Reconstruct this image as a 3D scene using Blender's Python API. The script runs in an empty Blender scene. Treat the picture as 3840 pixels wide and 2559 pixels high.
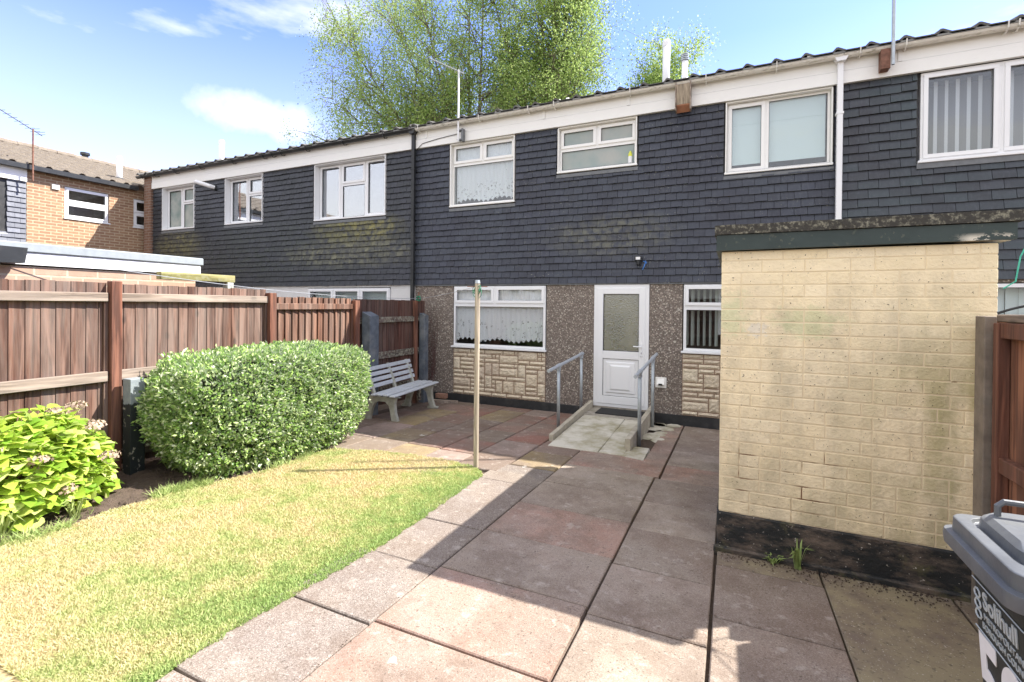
import bpy, math, random
import numpy as np
from mathutils import Vector, Matrix
S = bpy.context.scene
random.seed(7); rng = np.random.default_rng(7)
R = math.radians
# ------------------------------------------------------------------ camera
EYE = 1.9
F, YAW, PITCH, ROLL, SY = 1800.0, 0.429532, 0.0061833, 0.0097727, -125.75
fw = Vector((-math.sin(YAW)*math.cos(PITCH), math.cos(YAW)*math.cos(PITCH), -math.sin(PITCH)))
rt = Vector((math.cos(YAW), math.sin(YAW), 0)); up = rt.cross(fw)
r2 = rt*math.cos(ROLL)+up*math.sin(ROLL); u2 = -rt*math.sin(ROLL)+up*math.cos(ROLL)
cd = bpy.data.cameras.new('camera'); cam = bpy.data.objects.new('camera', cd); S.collection.objects.link(cam)
cam.matrix_world = Matrix(((r2.x,u2.x,-fw.x,0),(r2.y,u2.y,-fw.y,0),(r2.z,u2.z,-fw.z,EYE),(0,0,0,1)))
cd.sensor_width = 36; cd.lens = 36*F/3840; cd.shift_y = SY/3840; cd.clip_start = .05; cd.clip_end = 3000
S.camera = cam
# ------------------------------------------------------------------ light
S.view_settings.view_transform = 'Standard'; S.view_settings.look = 'None'
S.view_settings.exposure = 1.7; S.view_settings.gamma = 1; S.view_settings.use_curve_mapping = False
sd = Vector((1.76, 1.19, 2.26)).normalized()
elev = math.asin(sd.z); azim = math.atan2(sd.x, sd.y)
ld = bpy.data.lights.new('sun', 'SUN'); ld.energy = 3.9; ld.angle = R(.5); ld.color = (1, .95, .87)
sun = bpy.data.objects.new('sun', ld); S.collection.objects.link(sun)
sun.rotation_euler = sd.to_track_quat('Z', 'Y').to_euler()
W = bpy.data.worlds.new('World'); S.world = W; W.use_nodes = True
wt = W.node_tree; wt.nodes.clear()
def wn(t, **k):
    n = wt.nodes.new(t)
    for a, b in k.items(): setattr(n, a, b)
    return n
sky = wn('ShaderNodeTexSky', sky_type='NISHITA', sun_disc=False, sun_elevation=elev, sun_rotation=azim, air_density=1.0, dust_density=.3, ozone_density=5.5)
bg = wn('ShaderNodeBackground'); out = wn('ShaderNodeOutputWorld'); bg.inputs[1].default_value = .14
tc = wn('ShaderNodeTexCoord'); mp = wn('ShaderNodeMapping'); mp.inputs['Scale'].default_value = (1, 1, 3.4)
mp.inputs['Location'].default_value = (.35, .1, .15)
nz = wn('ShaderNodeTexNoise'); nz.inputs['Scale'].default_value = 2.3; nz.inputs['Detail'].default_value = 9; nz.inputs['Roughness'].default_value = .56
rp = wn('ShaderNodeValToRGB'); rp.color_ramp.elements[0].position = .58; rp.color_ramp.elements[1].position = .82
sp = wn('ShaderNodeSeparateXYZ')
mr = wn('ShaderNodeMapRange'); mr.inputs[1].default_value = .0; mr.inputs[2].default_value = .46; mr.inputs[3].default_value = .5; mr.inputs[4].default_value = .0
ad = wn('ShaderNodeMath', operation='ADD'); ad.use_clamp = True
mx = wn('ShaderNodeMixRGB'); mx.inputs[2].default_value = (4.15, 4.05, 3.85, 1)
L = wt.links.new
L(tc.outputs['Generated'], mp.inputs[0]); L(mp.outputs[0], nz.inputs[0]); L(nz.outputs[0], rp.inputs[0])
L(tc.outputs['Generated'], sp.inputs[0]); L(sp.outputs[2], mr.inputs[0])
cs = wn('ShaderNodeMapRange'); cs.inputs[1].default_value = .25; cs.inputs[2].default_value = -.25; cs.inputs[3].default_value = 0; cs.inputs[4].default_value = .62; L(sp.outputs[1], cs.inputs[0])  # extra cloud, unseen behind and overhead, added to neutralise and lift the shade
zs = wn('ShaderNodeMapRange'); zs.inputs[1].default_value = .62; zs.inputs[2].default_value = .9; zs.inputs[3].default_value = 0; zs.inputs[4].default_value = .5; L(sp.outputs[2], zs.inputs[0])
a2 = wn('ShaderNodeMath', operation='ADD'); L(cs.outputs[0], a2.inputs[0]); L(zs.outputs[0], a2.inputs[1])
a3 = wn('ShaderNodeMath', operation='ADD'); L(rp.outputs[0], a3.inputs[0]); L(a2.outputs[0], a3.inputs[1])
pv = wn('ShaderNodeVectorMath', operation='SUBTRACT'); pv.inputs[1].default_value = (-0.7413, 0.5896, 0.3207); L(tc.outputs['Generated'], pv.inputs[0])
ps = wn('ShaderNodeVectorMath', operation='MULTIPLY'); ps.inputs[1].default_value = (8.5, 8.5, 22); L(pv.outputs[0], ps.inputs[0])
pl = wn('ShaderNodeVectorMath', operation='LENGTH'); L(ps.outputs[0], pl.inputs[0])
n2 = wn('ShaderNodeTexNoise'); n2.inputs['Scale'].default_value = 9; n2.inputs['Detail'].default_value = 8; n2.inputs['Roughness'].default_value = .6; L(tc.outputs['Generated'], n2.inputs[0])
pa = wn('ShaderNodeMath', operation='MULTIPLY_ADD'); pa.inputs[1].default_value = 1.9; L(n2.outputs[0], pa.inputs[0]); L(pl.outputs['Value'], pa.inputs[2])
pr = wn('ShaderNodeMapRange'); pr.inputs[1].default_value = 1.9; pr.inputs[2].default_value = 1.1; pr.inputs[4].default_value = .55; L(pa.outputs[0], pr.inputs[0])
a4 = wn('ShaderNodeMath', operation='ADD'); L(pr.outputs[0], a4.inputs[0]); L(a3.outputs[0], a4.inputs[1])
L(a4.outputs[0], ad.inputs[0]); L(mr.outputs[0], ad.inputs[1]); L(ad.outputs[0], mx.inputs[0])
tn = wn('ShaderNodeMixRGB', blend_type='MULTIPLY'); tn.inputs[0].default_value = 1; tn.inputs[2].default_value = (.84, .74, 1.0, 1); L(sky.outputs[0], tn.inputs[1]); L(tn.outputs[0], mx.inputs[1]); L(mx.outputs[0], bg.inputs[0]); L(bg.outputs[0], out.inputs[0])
S.render.engine = 'CYCLES'
S.cycles.max_bounces = 7; S.cycles.diffuse_bounces = 4; S.cycles.glossy_bounces = 3; S.cycles.transparent_max_bounces = 12
# ------------------------------------------------------------------ node helpers
class NT:
    def __init__(s, name):
        s.m = bpy.data.materials.new(name); s.m.use_nodes = True; s.t = s.m.node_tree; s.t.nodes.clear()
        s.out = s.t.nodes.new('ShaderNodeOutputMaterial')
        s.geo = s.n('ShaderNodeNewGeometry')
    def n(s, t, **k):
        n = s.t.nodes.new(t)
        for a, b in k.items(): setattr(n, a, b)
        return n
    def put(s, sock, v):
        if v is None: return
        if isinstance(v, bpy.types.NodeSocket): s.t.links.new(v, sock)
        elif isinstance(v, (tuple, list)): sock.default_value = (*v, 1) if len(v) == 3 and sock.type == 'RGBA' else v
        else: sock.default_value = v
    def math(s, op, a, b=0., c=None, clamp=False):
        n = s.n('ShaderNodeMath', operation=op); n.use_clamp = clamp
        s.put(n.inputs[0], a); s.put(n.inputs[1], b)
        if c is not None: s.put(n.inputs[2], c)
        return n.outputs[0]
    def pos(s, scale=(1, 1, 1), loc=(0, 0, 0), rot=(0, 0, 0)):
        m = s.n('ShaderNodeMapping'); m.inputs['Scale'].default_value = scale; m.inputs['Location'].default_value = loc; m.inputs['Rotation'].default_value = rot
        s.put(m.inputs[0], s.geo.outputs['Position']); return m.outputs[0]
    def noise(s, scale, vec=None, detail=4, rough=.55, dist=0.):
        n = s.n('ShaderNodeTexNoise'); n.inputs['Scale'].default_value = scale; n.inputs['Detail'].default_value = detail
        n.inputs['Roughness'].default_value = rough; n.inputs['Distortion'].default_value = dist
        s.put(n.inputs['Vector'], vec if vec is not None else s.geo.outputs['Position']); return n.outputs[0]
    def vor(s, scale, vec=None, feature='F1', out='Color'):
        n = s.n('ShaderNodeTexVoronoi', feature=feature); n.inputs['Scale'].default_value = scale
        s.put(n.inputs['Vector'], vec if vec is not None else s.geo.outputs['Position']); return n.outputs[out]
    def ramp(s, fac, *stops, interp='LINEAR'):
        n = s.n('ShaderNodeValToRGB'); cr = n.color_ramp; cr.interpolation = interp
        while len(cr.elements) < len(stops): cr.elements.new(.5)
        for e, (p, c) in zip(cr.elements, stops):
            e.position = p; e.color = (c, c, c, 1) if isinstance(c, (int, float)) else (*c, 1)
        s.put(n.inputs[0], fac); return n.outputs[0]
    def mix(s, fac, a, b, bt='MIX'):
        n = s.n('ShaderNodeMixRGB', blend_type=bt); s.put(n.inputs[0], fac); s.put(n.inputs[1], a); s.put(n.inputs[2], b); return n.outputs[0]
    def rangez(s, v, a, b, c=0., d=1.):
        n = s.n('ShaderNodeMapRange'); s.put(n.inputs[0], v)
        for i, q in enumerate((a, b, c, d)): n.inputs[i+1].default_value = q
        return n.outputs[0]
    def xyz(s):
        n = s.n('ShaderNodeSeparateXYZ'); s.put(n.inputs[0], s.geo.outputs['Position']); return n.outputs
    def isl(s): return s.geo.outputs['Random Per Island']
    def bump(s, h, strength=.4, dist=.01, normal=None):
        n = s.n('ShaderNodeBump'); n.inputs['Strength'].default_value = strength; n.inputs['Distance'].default_value = dist
        s.put(n.inputs['Height'], h)
        if normal is not None: s.put(n.inputs['Normal'], normal)
        return n.outputs[0]
    def pbr(s, col, rough=.8, normal=None, metal=0., spec=.4, **k):
        p = s.n('ShaderNodeBsdfPrincipled'); s.put(p.inputs['Base Color'], col); s.put(p.inputs['Roughness'], rough)
        p.inputs['Metallic'].default_value = metal; p.inputs['Specular IOR Level'].default_value = spec
        if normal is not None: s.put(p.inputs['Normal'], normal)
        for a, b in k.items(): s.put(p.inputs[a], b)
        s.t.links.new(p.outputs[0], s.out.inputs[0]); return s.m
def simple(name, col, rough=.6, var=.15, scale=14, metal=0., bump=.15, dirt=None, dirtamt=.35, spec=.4, fine=90):
    t = NT(name); n = t.noise(scale, detail=6)
    c = t.mix(t.ramp(n, (.3, 0.), (.7, 1.)), tuple(v*(1-var) for v in col), tuple(min(1, v*(1+var)) for v in col))
    if dirt: c = t.mix(t.math('MULTIPLY', t.ramp(t.noise(scale*.35, detail=8, rough=.7), (.5, 0.), (.68, 1.)), dirtamt), c, dirt)
    return t.pbr(c, rough, t.bump(t.noise(fine, detail=3), bump, .004), metal, spec)
# ------------------------------------------------------------------ mesh helpers
COL = S.collection
class MB:
    def __init__(s): s.v = []; s.f = []
    def quadlist(s, pts, faces):
        b = len(s.v); s.v += [tuple(p) for p in pts]; s.f += [tuple(b+i for i in f) for f in faces]; return s
    def hexa(s, p): # 0-3 bottom ccw, 4-7 top
        return s.quadlist(p, [(3,2,1,0),(4,5,6,7),(0,1,5,4),(1,2,6,5),(2,3,7,6),(3,0,4,7)])
    def box(s, x0, x1, y0, y1, z0, z1):
        return s.hexa([(x0,y0,z0),(x1,y0,z0),(x1,y1,z0),(x0,y1,z0),(x0,y0,z1),(x1,y0,z1),(x1,y1,z1),(x0,y1,z1)])
    def cbox(s, x0, x1, y0, y1, z0, z1, c=.004): # chamfered box
        if min(x1-x0, y1-y0, z1-z0) <= 2.2*c: return s.box(x0,x1,y0,y1,z0,z1)
        b = len(s.v); P = {}
        xs, ys, zs = (x0,x1), (y0,y1), (z0,z1); sg = (1,-1)
        for i in (0,1):
            for j in (0,1):
                for k in (0,1):
                    for a in range(3):
                        p = [xs[i]+(0 if a==0 else sg[i]*c), ys[j]+(0 if a==1 else sg[j]*c), zs[k]+(0 if a==2 else sg[k]*c)]
                        P[i,j,k,a] = len(s.v); s.v.append(tuple(p))
        q = lambda *k: s.f.append(tuple(P[i] for i in k))
        for i in (0,1):
            o = [(0,0),(0,1),(1,1),(1,0)] if i == 0 else [(0,0),(1,0),(1,1),(0,1)]
            q(*[(i,a,b_,0) for a, b_ in o])
            q(*[(b_,i,a,1) for a, b_ in o])
            q(*[(a,b_,i,2) for a, b_ in o])
        for j in (0,1):
            for k in (0,1):
                q((0,j,k,1),(1,j,k,1),(1,j,k,2),(0,j,k,2)); q((j,0,k,0),(j,1,k,0),(j,1,k,2),(j,0,k,2)); q((j,k,0,0),(j,k,1,0),(j,k,1,1),(j,k,0,1))
        for i in (0,1):
            for j in (0,1):
                for k in (0,1): q((i,j,k,0),(i,j,k,1),(i,j,k,2))
        return s
    def prism(s, poly, axis, a, b): # poly of 2d pts, extruded along axis
        def p3(p, t): return {0:(t,p[0],p[1]),1:(p[0],t,p[1]),2:(p[0],p[1],t)}[axis]
        n = len(poly)
        return s.quadlist([p3(p,a) for p in poly]+[p3(p,b) for p in poly], [tuple(range(n)), tuple(range(2*n-1,n-1,-1))]+[(i,(i+1)%n,n+(i+1)%n,n+i) for i in range(n)])
    def tube(s, path, rad, n=10, cap=True):
        path = [Vector(p) for p in path]
        if not hasattr(rad, '__len__'): rad = [rad]*len(path)
        b = len(s.v); ref = None
        for i, p in enumerate(path):
            d = (path[min(i+1,len(path)-1)]-path[max(i-1,0)]).normalized()
            if ref is None: ref = Vector((0,0,1)) if abs(d.z) < .9 else Vector((1,0,0))
            u = d.cross(ref).normalized(); ref = u.cross(d).normalized(); w = ref
            for k in range(n):
                a = 2*math.pi*k/n; s.v.append(tuple(p+(u*math.cos(a)+w*math.sin(a))*rad[i]))
        for i in range(len(path)-1):
            for k in range(n):
                s.f.append((b+i*n+k, b+i*n+(k+1)%n, b+(i+1)*n+(k+1)%n, b+(i+1)*n+k))
        if cap and n > 2:
            s.f.append(tuple(b+k for k in range(n))[::-1]); s.f.append(tuple(b+(len(path)-1)*n+k for k in range(n)))
        return s
    def cyl(s, x, y, z0, z1, r, n=16, r1=None): return s.tube([(x,y,z0),(x,y,z1)], [r, r if r1 is None else r1], n)
    def build(s, name, mat, parent=None, smooth=False, bevel=0.):
        me = bpy.data.meshes.new(name); o = bpy.data.objects.new(name, me); COL.objects.link(o)
        off = world_loc(parent) if parent is not None else Vector((0,0,0))
        if parent is not None: o.parent = parent
        vv = [(a-off.x, b-off.y, c-off.z) for a, b, c in s.v] if off.length else s.v
        me.from_pydata(vv, [], s.f); me.materials.append(mat)
        import bmesh
        if len(s.f) < 30000:
            bm = bmesh.new(); bm.from_mesh(me); bmesh.ops.recalc_face_normals(bm, faces=bm.faces); bm.to_mesh(me); bm.free()
        if smooth:
            me.polygons.foreach_set('use_smooth', [True]*len(me.polygons))
        if bevel:
            m = o.modifiers.new('bevel', 'BEVEL'); m.width = bevel; m.segments = 2; m.limit_method = 'ANGLE'; m.angle_limit = R(40)
            me.polygons.foreach_set('use_smooth', [True]*len(me.polygons)); w = o.modifiers.new('wn', 'WEIGHTED_NORMAL'); w.keep_sharp = True
        return o
def world_loc(o):
    v = Vector((0,0,0))
    while o is not None: v += o.location; o = o.parent
    return v
def thing(name, label, cat, loc=(0,0,0), group=None):
    o = bpy.data.objects.new(name, None); COL.objects.link(o); o.location = loc; o.empty_display_size = .1
    return tag(o, label, cat, group)
def tag(o, label, cat, group=None):
    o['label'] = label; o['category'] = cat
    if group: o['group'] = group
    return o
def npmesh(name, verts, faces, mat, parent=None, attr=None):
    verts = np.asarray(verts, float); faces = np.asarray(faces, np.int32)
    if parent is not None: verts = verts-np.array(world_loc(parent))
    me = bpy.data.meshes.new(name); n, k = faces.shape
    me.vertices.add(len(verts)); me.vertices.foreach_set('co', verts.ravel())
    me.loops.add(n*k); me.loops.foreach_set('vertex_index', faces.ravel())
    me.polygons.add(n); me.polygons.foreach_set('loop_start', np.arange(n, dtype=np.int32)*k)
    me.update(calc_edges=True); me.materials.append(mat)
    if attr is not None:
        a = me.attributes.new('tone', 'FLOAT', 'POINT'); a.data.foreach_set('value', np.asarray(attr, np.float32))
    o = bpy.data.objects.new(name, me); COL.objects.link(o)
    if parent is not None: o.parent = parent
    return o
def gz(y): return .0373*(8.1-max(-14., min(8.1, y)))
# ------------------------------------------------------------------ materials
def m_slate(name, base, tint, z0, ch, moss=None, lichen=.0, width=.17):
    t = NT(name); i = t.isl(); x, y, z = t.xyz()
    c = t.ramp(i, (0, tuple(v*.62 for v in base)), (.45, base), (.8, tint), (1, tuple(v*1.6 for v in base)))
    c = t.mix(.55, c, t.mix(t.ramp(t.noise(1.1, detail=5), (.4, 0.), (.62, 1.)), base, tint))
    fr = t.math('FRACT', t.math('DIVIDE', t.math('SUBTRACT', z, z0), ch))
    w = t.noise(16, t.pos((1.5, 1, .35)), 4)
    weather = t.math('MULTIPLY', t.rangez(t.math('ADD', fr, t.math('MULTIPLY', w, .75)), .85, 1.25), t.ramp(t.noise(2.2, detail=4), (.3, .25), (.65, .9)))
    c = t.mix(t.math('MULTIPLY', weather, .6), c, (.10, .11, .135))
    streak = t.ramp(t.noise(40, t.pos((1, 1, .12)), 3), (.52, 0.), (.72, 1.))
    c = t.mix(t.math('MULTIPLY', streak, .3), c, (.09, .10, .12))
    if moss:
        for (mxx, mz, rx, rz, colr, amt) in moss:
            dx = t.math('DIVIDE', t.math('SUBTRACT', x, mxx), rx); dz = t.math('DIVIDE', t.math('SUBTRACT', z, mz), rz)
            d = t.math('SQRT', t.math('ADD', t.math('MULTIPLY', dx, dx), t.math('MULTIPLY', dz, dz)))
            k = t.math('MULTIPLY', t.rangez(d, 1., .45), t.math('MULTIPLY', t.ramp(t.noise(9, detail=6, rough=.65), (.38, 0.), (.62, 1.)), t.ramp(i, (0, .35), (1, 1.))))
            c = t.mix(t.math('MULTIPLY', k, amt), c, colr)
    if lichen:
        sp_ = t.math('MULTIPLY', t.ramp(t.noise(55, detail=2), (.66, 0.), (.72, 1.)), t.ramp(t.noise(1.6, t.pos((1, 1, 2.5)), 3), (.5, 0.), (.62, 1.)))
        c = t.mix(t.math('MULTIPLY', sp_, lichen), c, (.42, .42, .32))
    return t.pbr(c, t.ramp(w, (.3, .45), (.7, .62)), t.bump(t.noise(60, detail=4), .35, .004), spec=.5)
M = {}
M['slate'] = m_slate('slate tile', (.028, .031, .047), (.038, .046, .064), 2.28, .1204, [(-1.9, 3.1, 1.3, .45, (.3, .29, .16), .35)], .8)
M['slate_left'] = m_slate('slate tile mossy', (.024, .028, .031), (.032, .034, .046), 2.28, .1204,
    [(-7.5, 3.5, 1.5, .42, (.32, .29, .08), 1.), (-13.7, 3.4, 1.2, .6, (.25, .23, .09), .8), (-10, 3.1, 4.2, 1.0, (.034, .045, .03), .8), (-7.6, 3.0, 2.4, .4, (.26, .25, .15), .6)], .45)
M['slate_right'] = m_slate('slate tile blue', (.034, .036, .046), (.043, .062, .07), 2.28, .127, None, .15)
def m_pebble(name, dark, light, white=.5, wbase=None):
    t = NT(name); v = t.vor(46); s = t.n('ShaderNodeSeparateColor'); t.put(s.inputs[0], v)
    c = t.ramp(s.outputs[0], (0, dark), (.4, tuple(a*1.5 for a in dark)), (.62, light), (.78, tuple(a*.62 for a in light)), (.9, (.62, .58, .5)), interp='CONSTANT')
    c = t.mix(t.ramp(t.noise(1.7, detail=4), (.35, 0.), (.7, .5)), c, tuple(a*1.2 for a in dark))
    d = t.vor(46, feature='F1', out='Distance')
    c = t.mix(t.ramp(d, (.3, 0.), (.62, .75)), c, tuple(a*.55 for a in dark))
    return t.pbr(c, .8, t.bump(d, -.9, .01))
M['pebble'] = m_pebble('pebbledash', (.2, .165, .14), (.5, .43, .36))
t = NT('white render'); M['render'] = t.pbr(t.mix(t.noise(3, detail=6), (.68, .68, .66), (.8, .8, .79)), .8, t.bump(t.vor(70, out='Distance'), .8, .01))
t = NT('ashlar stone'); c = t.ramp(t.isl(), (0, (.68, .58, .43)), (.5, (.76, .67, .51)), (1, (.62, .52, .4)))
n = t.noise(26, t.pos((1, 1, 1.8)), 7, .65); c = t.mix(t.ramp(n, (.36, .45), (.5, 0.)), c, (.3, .24, .16)); M['stone'] = t.pbr(c, .85, t.bump(t.noise(14, t.pos((1, 1, 1.6)), 6, .6), 1., .035))
M['mortar'] = simple('brown mortar', (.27, .18, .125), .9, .25, 30)
def m_white(name, col=(.8, .8, .78), dirty=0., rough=.38):
    t = NT(name); c = t.mix(t.noise(5, detail=5), tuple(v*.95 for v in col), col)
    if dirty:
        k = t.math('MULTIPLY', t.ramp(t.noise(22, t.pos((.5, 1, 2.)), 7, .68), (.5, 0.), (.64, 1.)), t.ramp(t.noise(1.5, detail=3), (.36, .15), (.6, 1.)))
        c = t.mix(t.math('MULTIPLY', k, dirty), c, (.24, .22, .14))
    return t.pbr(c, rough, t.bump(t.noise(8, detail=2), .05, .004), spec=.5)
M['upvc'] = m_white('white upvc', (.83, .84, .85)); M['fascia'] = m_white('white fascia', (.86, .86, .83), .05, .5)
M['cream'] = m_white('cream paint', (.88, .87, .83), .06, .5); M['gutter'] = m_white('weathered white gutter', (.8, .78, .72), .7, .5)
M['black_plastic'] = simple('black plastic', (.02, .022, .024), .42, .2, 12, dirt=(.08, .08, .075), dirtamt=.4)
M['groove'] = simple('shadow gap', (.2, .2, .19), .7)
def m_glass(name, tint=(1, 1, 1), refl=.12, rough=.0, frost=None):
    t = NT(name); g = t.n('ShaderNodeBsdfGlossy'); g.inputs['Roughness'].default_value = rough; g.inputs['Color'].default_value = (.95, .97, 1, 1)
    if frost:
        tr = t.n('ShaderNodeBsdfDiffuse'); c = t.mix(t.ramp(t.noise(2.2, detail=3), (.35, 0.), (.65, 1.)), frost[0], frost[1]); t.put(tr.inputs['Color'], c)
        bp = t.bump(t.vor(70, feature='SMOOTH_F1', out='Distance'), .5, .01); t.put(g.inputs['Normal'], bp)
    else:
        tr = t.n('ShaderNodeBsdfTransparent'); tr.inputs['Color'].default_value = (*tint, 1)
        t.put(g.inputs['Normal'], t.bump(t.noise(1.3, detail=1), .03, .05))
    lw = t.n('ShaderNodeLayerWeight'); lw.inputs[0].default_value = .5
    k = t.math('ADD', t.math('MULTIPLY', t.math('POWER', lw.outputs['Facing'], 3.), .45), .025+refl*.5, clamp=True)
    m = t.n('ShaderNodeMixShader'); t.put(m.inputs[0], k); t.put(m.inputs[1], tr.outputs[0]); t.put(m.inputs[2], g.outputs[0]); t.put(t.out.inputs[0], m.outputs[0]); return t.m
M['glass'] = m_glass('window glass', (.97, .98, .98), .0); M['glass_up'] = m_glass('window glass upstairs', (.95, .97, .97), .08)
M['glass_left'] = m_glass('clear upstairs glass', (.85, .88, .9), .55); M['frost'] = m_glass('obscured glass', refl=.05, rough=.25, frost=((.27, .33, .31), (.37, .38, .35)))
M['frost_left'] = m_glass('obscured glass pale', refl=.06, rough=.2, frost=((.2, .27, .25), (.4, .42, .38)))
def m_cloth(name, col, lace=None, trans=.35, alpha=1.):
    t = NT(name); d = t.n('ShaderNodeBsdfDiffuse'); tl = t.n('ShaderNodeBsdfTranslucent'); t.put(d.inputs[0], col); t.put(tl.inputs[0], col)
    m = t.n('ShaderNodeMixShader'); m.inputs[0].default_value = trans; t.put(m.inputs[1], d.outputs[0]); t.put(m.inputs[2], tl.outputs[0])
    tr = t.n('ShaderNodeBsdfTransparent'); m2 = t.n('ShaderNodeMixShader'); x, y, z = t.xyz()
    k = 1-alpha
    if lace:
        z0, z1 = lace
        v = t.vor(30, t.pos((1, 0, 1)), 'DISTANCE_TO_EDGE', 'Distance'); v2 = t.vor(13, t.pos((1, 0, 1)), 'F1', 'Distance')
        hole = t.math('MULTIPLY', t.ramp(v, (.10, 0.), (.2, 1.)), t.ramp(v2, (.28, 1.), (.42, 0.)))
        ctr, hw = (z0+z1)/2, (z1-z0)/2
        band = t.rangez(t.math('ABSOLUTE', t.math('SUBTRACT', z, ctr)), hw, hw*.75)
        dots = t.math('MULTIPLY', t.ramp(t.vor(9, t.pos((1, 0, 1)), 'F1', 'Distance'), (.06, .6), (.1, 0.)), .8)
        k = t.math('MAXIMUM', t.math('MAXIMUM', t.math('MULTIPLY', hole, t.math('MULTIPLY', band, .8)), dots), 1-alpha)
    t.put(m2.inputs[0], k); t.put(m2.inputs[1], m.outputs[0]); t.put(m2.inputs[2], tr.outputs[0]); t.put(t.out.inputs[0], m2.outputs[0]); return t.m
M['net'] = m_cloth('net curtain', (.93, .95, .97), None, .25, .97)
M['lace_dn'] = m_cloth('lace net curtain downstairs', (.93, .95, .97), (1.18, 1.62), .3, .88)
M['lace_up'] = m_cloth('lace net curtain upstairs', (.93, .95, .97), (3.9, 4.3), .3, .92)
M['blind'] = m_cloth('grey green blind', (.5, .55, .5), None, .2); M['roller'] = m_cloth('pale roller blind', (.74, .84, .84), None, .25)
M['vblind'] = m_cloth('white vertical blind', (.78, .8, .85), None, .35); M['sheer'] = m_cloth('sheer lilac blind', (.4, .41, .47), None, .4)
M['inner'] = simple('room wall', (.3, .28, .25), .9)
def m_wood(name, cols, axis='z', rough=.75, grey=.0, moss=0., knots=True):
    t = NT(name); i = t.isl(); sc = {'z': (1, 1, .07), 'y': (1, .07, 1), 'x': (.07, 1, 1)}[axis]
    vec = t.pos(sc); off = t.n('ShaderNodeVectorMath', operation='ADD'); cmb = t.n('ShaderNodeCombineXYZ')
    for k in range(3): t.put(cmb.inputs[k], t.math('MULTIPLY', i, 37.))
    t.put(off.inputs[0], vec); t.put(off.inputs[1], cmb.outputs[0])
    g = t.noise(26, off.outputs[0], 6, .6, .9); g2 = t.noise(7, off.outputs[0], 4, .5, 2.2)
    c = t.ramp(i, (0, cols[0]), (.5, cols[1]), (1, cols[2]))
    c = t.mix(t.ramp(g, (.36, .8), (.6, 0.)), c, tuple(v*.38 for v in cols[0]))
    c = t.mix(t.ramp(g2, (.5, 0.), (.62, .6)), c, tuple(min(1, v*1.55) for v in cols[2]))
    if knots:
        kv = t.vor(5.5, t.pos((1, 1, .55)) if axis == 'z' else t.pos((1, .5, 1)), 'F1', 'Distance')
        c = t.mix(t.ramp(kv, (.07, .75), (.16, 0.)), c, tuple(v*.3 for v in cols[0]))
    if grey: c = t.mix(t.math('MULTIPLY', t.ramp(t.noise(6, t.pos(sc), 5, .7), (.38, 0.), (.66, 1.)), grey), c, (.42, .37, .32))
    if moss: c = t.mix(t.math('MULTIPLY', t.ramp(t.noise(20, detail=6, rough=.7), (.46, 0.), (.6, 1.)), moss), c, (.36, .36, .28))
    return t.pbr(c, rough, t.bump(g, .5, .006), spec=.3)
M['fence'] = m_wood('red brown fence board', [(.085, .036, .023), (.12, .057, .037), (.155, .085, .06)], grey=.3)
M['fence_dark'] = m_wood('dark stained fence board', [(.09, .042, .032), (.14, .058, .042), (.105, .062, .048)], grey=.12)
M['fence_orange'] = m_wood('orange brown fence board', [(.115, .047, .027), (.15, .069, .042), (.18, .094, .063)], grey=.22)
M['rail'] = m_wood('weathered rail', [(.22, .165, .125), (.26, .2, .155), (.3, .24, .19)], 'y', grey=.45, knots=True)
M['rail_moss'] = m_wood('lichen covered rail', [(.1, .075, .06), (.12, .09, .075), (.14, .1, .08)], 'y', moss=.75, knots=False)
M['post_red'] = m_wood('red brown post', [(.14, .05, .03), (.16, .062, .037), (.18, .075, .045)], grey=.1, knots=False)
M['post_pale'] = m_wood('pale timber pole', [(.4, .34, .25), (.45, .38, .28), (.5, .44, .34)], grey=.5, knots=False)
M['beam'] = m_wood('mossy green timber', [(.2, .19, .06), (.25, .23, .09), (.3, .27, .12)], 'y', moss=.3, knots=False)
M['beam_white'] = m_wood('pale green timber', [(.45, .47, .4), (.5, .52, .46), (.55, .56, .5)], 'z', knots=False)
M['gate_wood'] = m_wood('damp red brown board', [(.13, .05, .028), (.2, .078, .042), (.27, .12, .065)], grey=.1)
t = NT('black painted concrete'); x, y, z = t.xyz(); c = t.mix(t.ramp(t.noise(7, detail=7, rough=.7), (.56, 0.), (.6, 1.)), (.02, .026, .028), (.26, .26, .24))
c = t.mix(t.ramp(t.math('ADD', z, t.math('MULTIPLY', t.noise(9), .12)), (0, 0.), (1, 0.)), c, (.3, .32, .33))
M['conc_black'] = t.pbr(c, .6, t.bump(t.noise(40, detail=5), .5, .006))
t = NT('grey and black painted concrete'); x, y, z = t.xyz(); k = t.rangez(t.math('ADD', z, t.math('MULTIPLY', t.noise(14, detail=5), .16)), .98, 1.0)
c = t.mix(k, t.mix(t.ramp(t.noise(9, detail=7, rough=.7), (.6, 0.), (.63, 1.)), (.02, .026, .026), (.33, .31, .27)), t.mix(t.noise(20, detail=5), (.15, .18, .20), (.32, .35, .36)))
M['conc_grey'] = t.pbr(c, .65, t.bump(t.noise(40, detail=5), .5, .006))
M['conc_slate'] = simple('slate blue painted concrete', (.105, .125, .15), .6, .35, 9, dirt=(.3, .3, .28), dirtamt=.5)
M['concrete'] = simple('weathered concrete', (.33, .3, .255), .9, .25, 12, dirt=(.2, .19, .13), dirtamt=.6, bump=.5)
M['timber_kerb'] = simple('pale grey timber edging', (.42, .38, .3), .85, .2, 9, dirt=(.22, .2, .15), dirtamt=.5, bump=.4)
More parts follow.
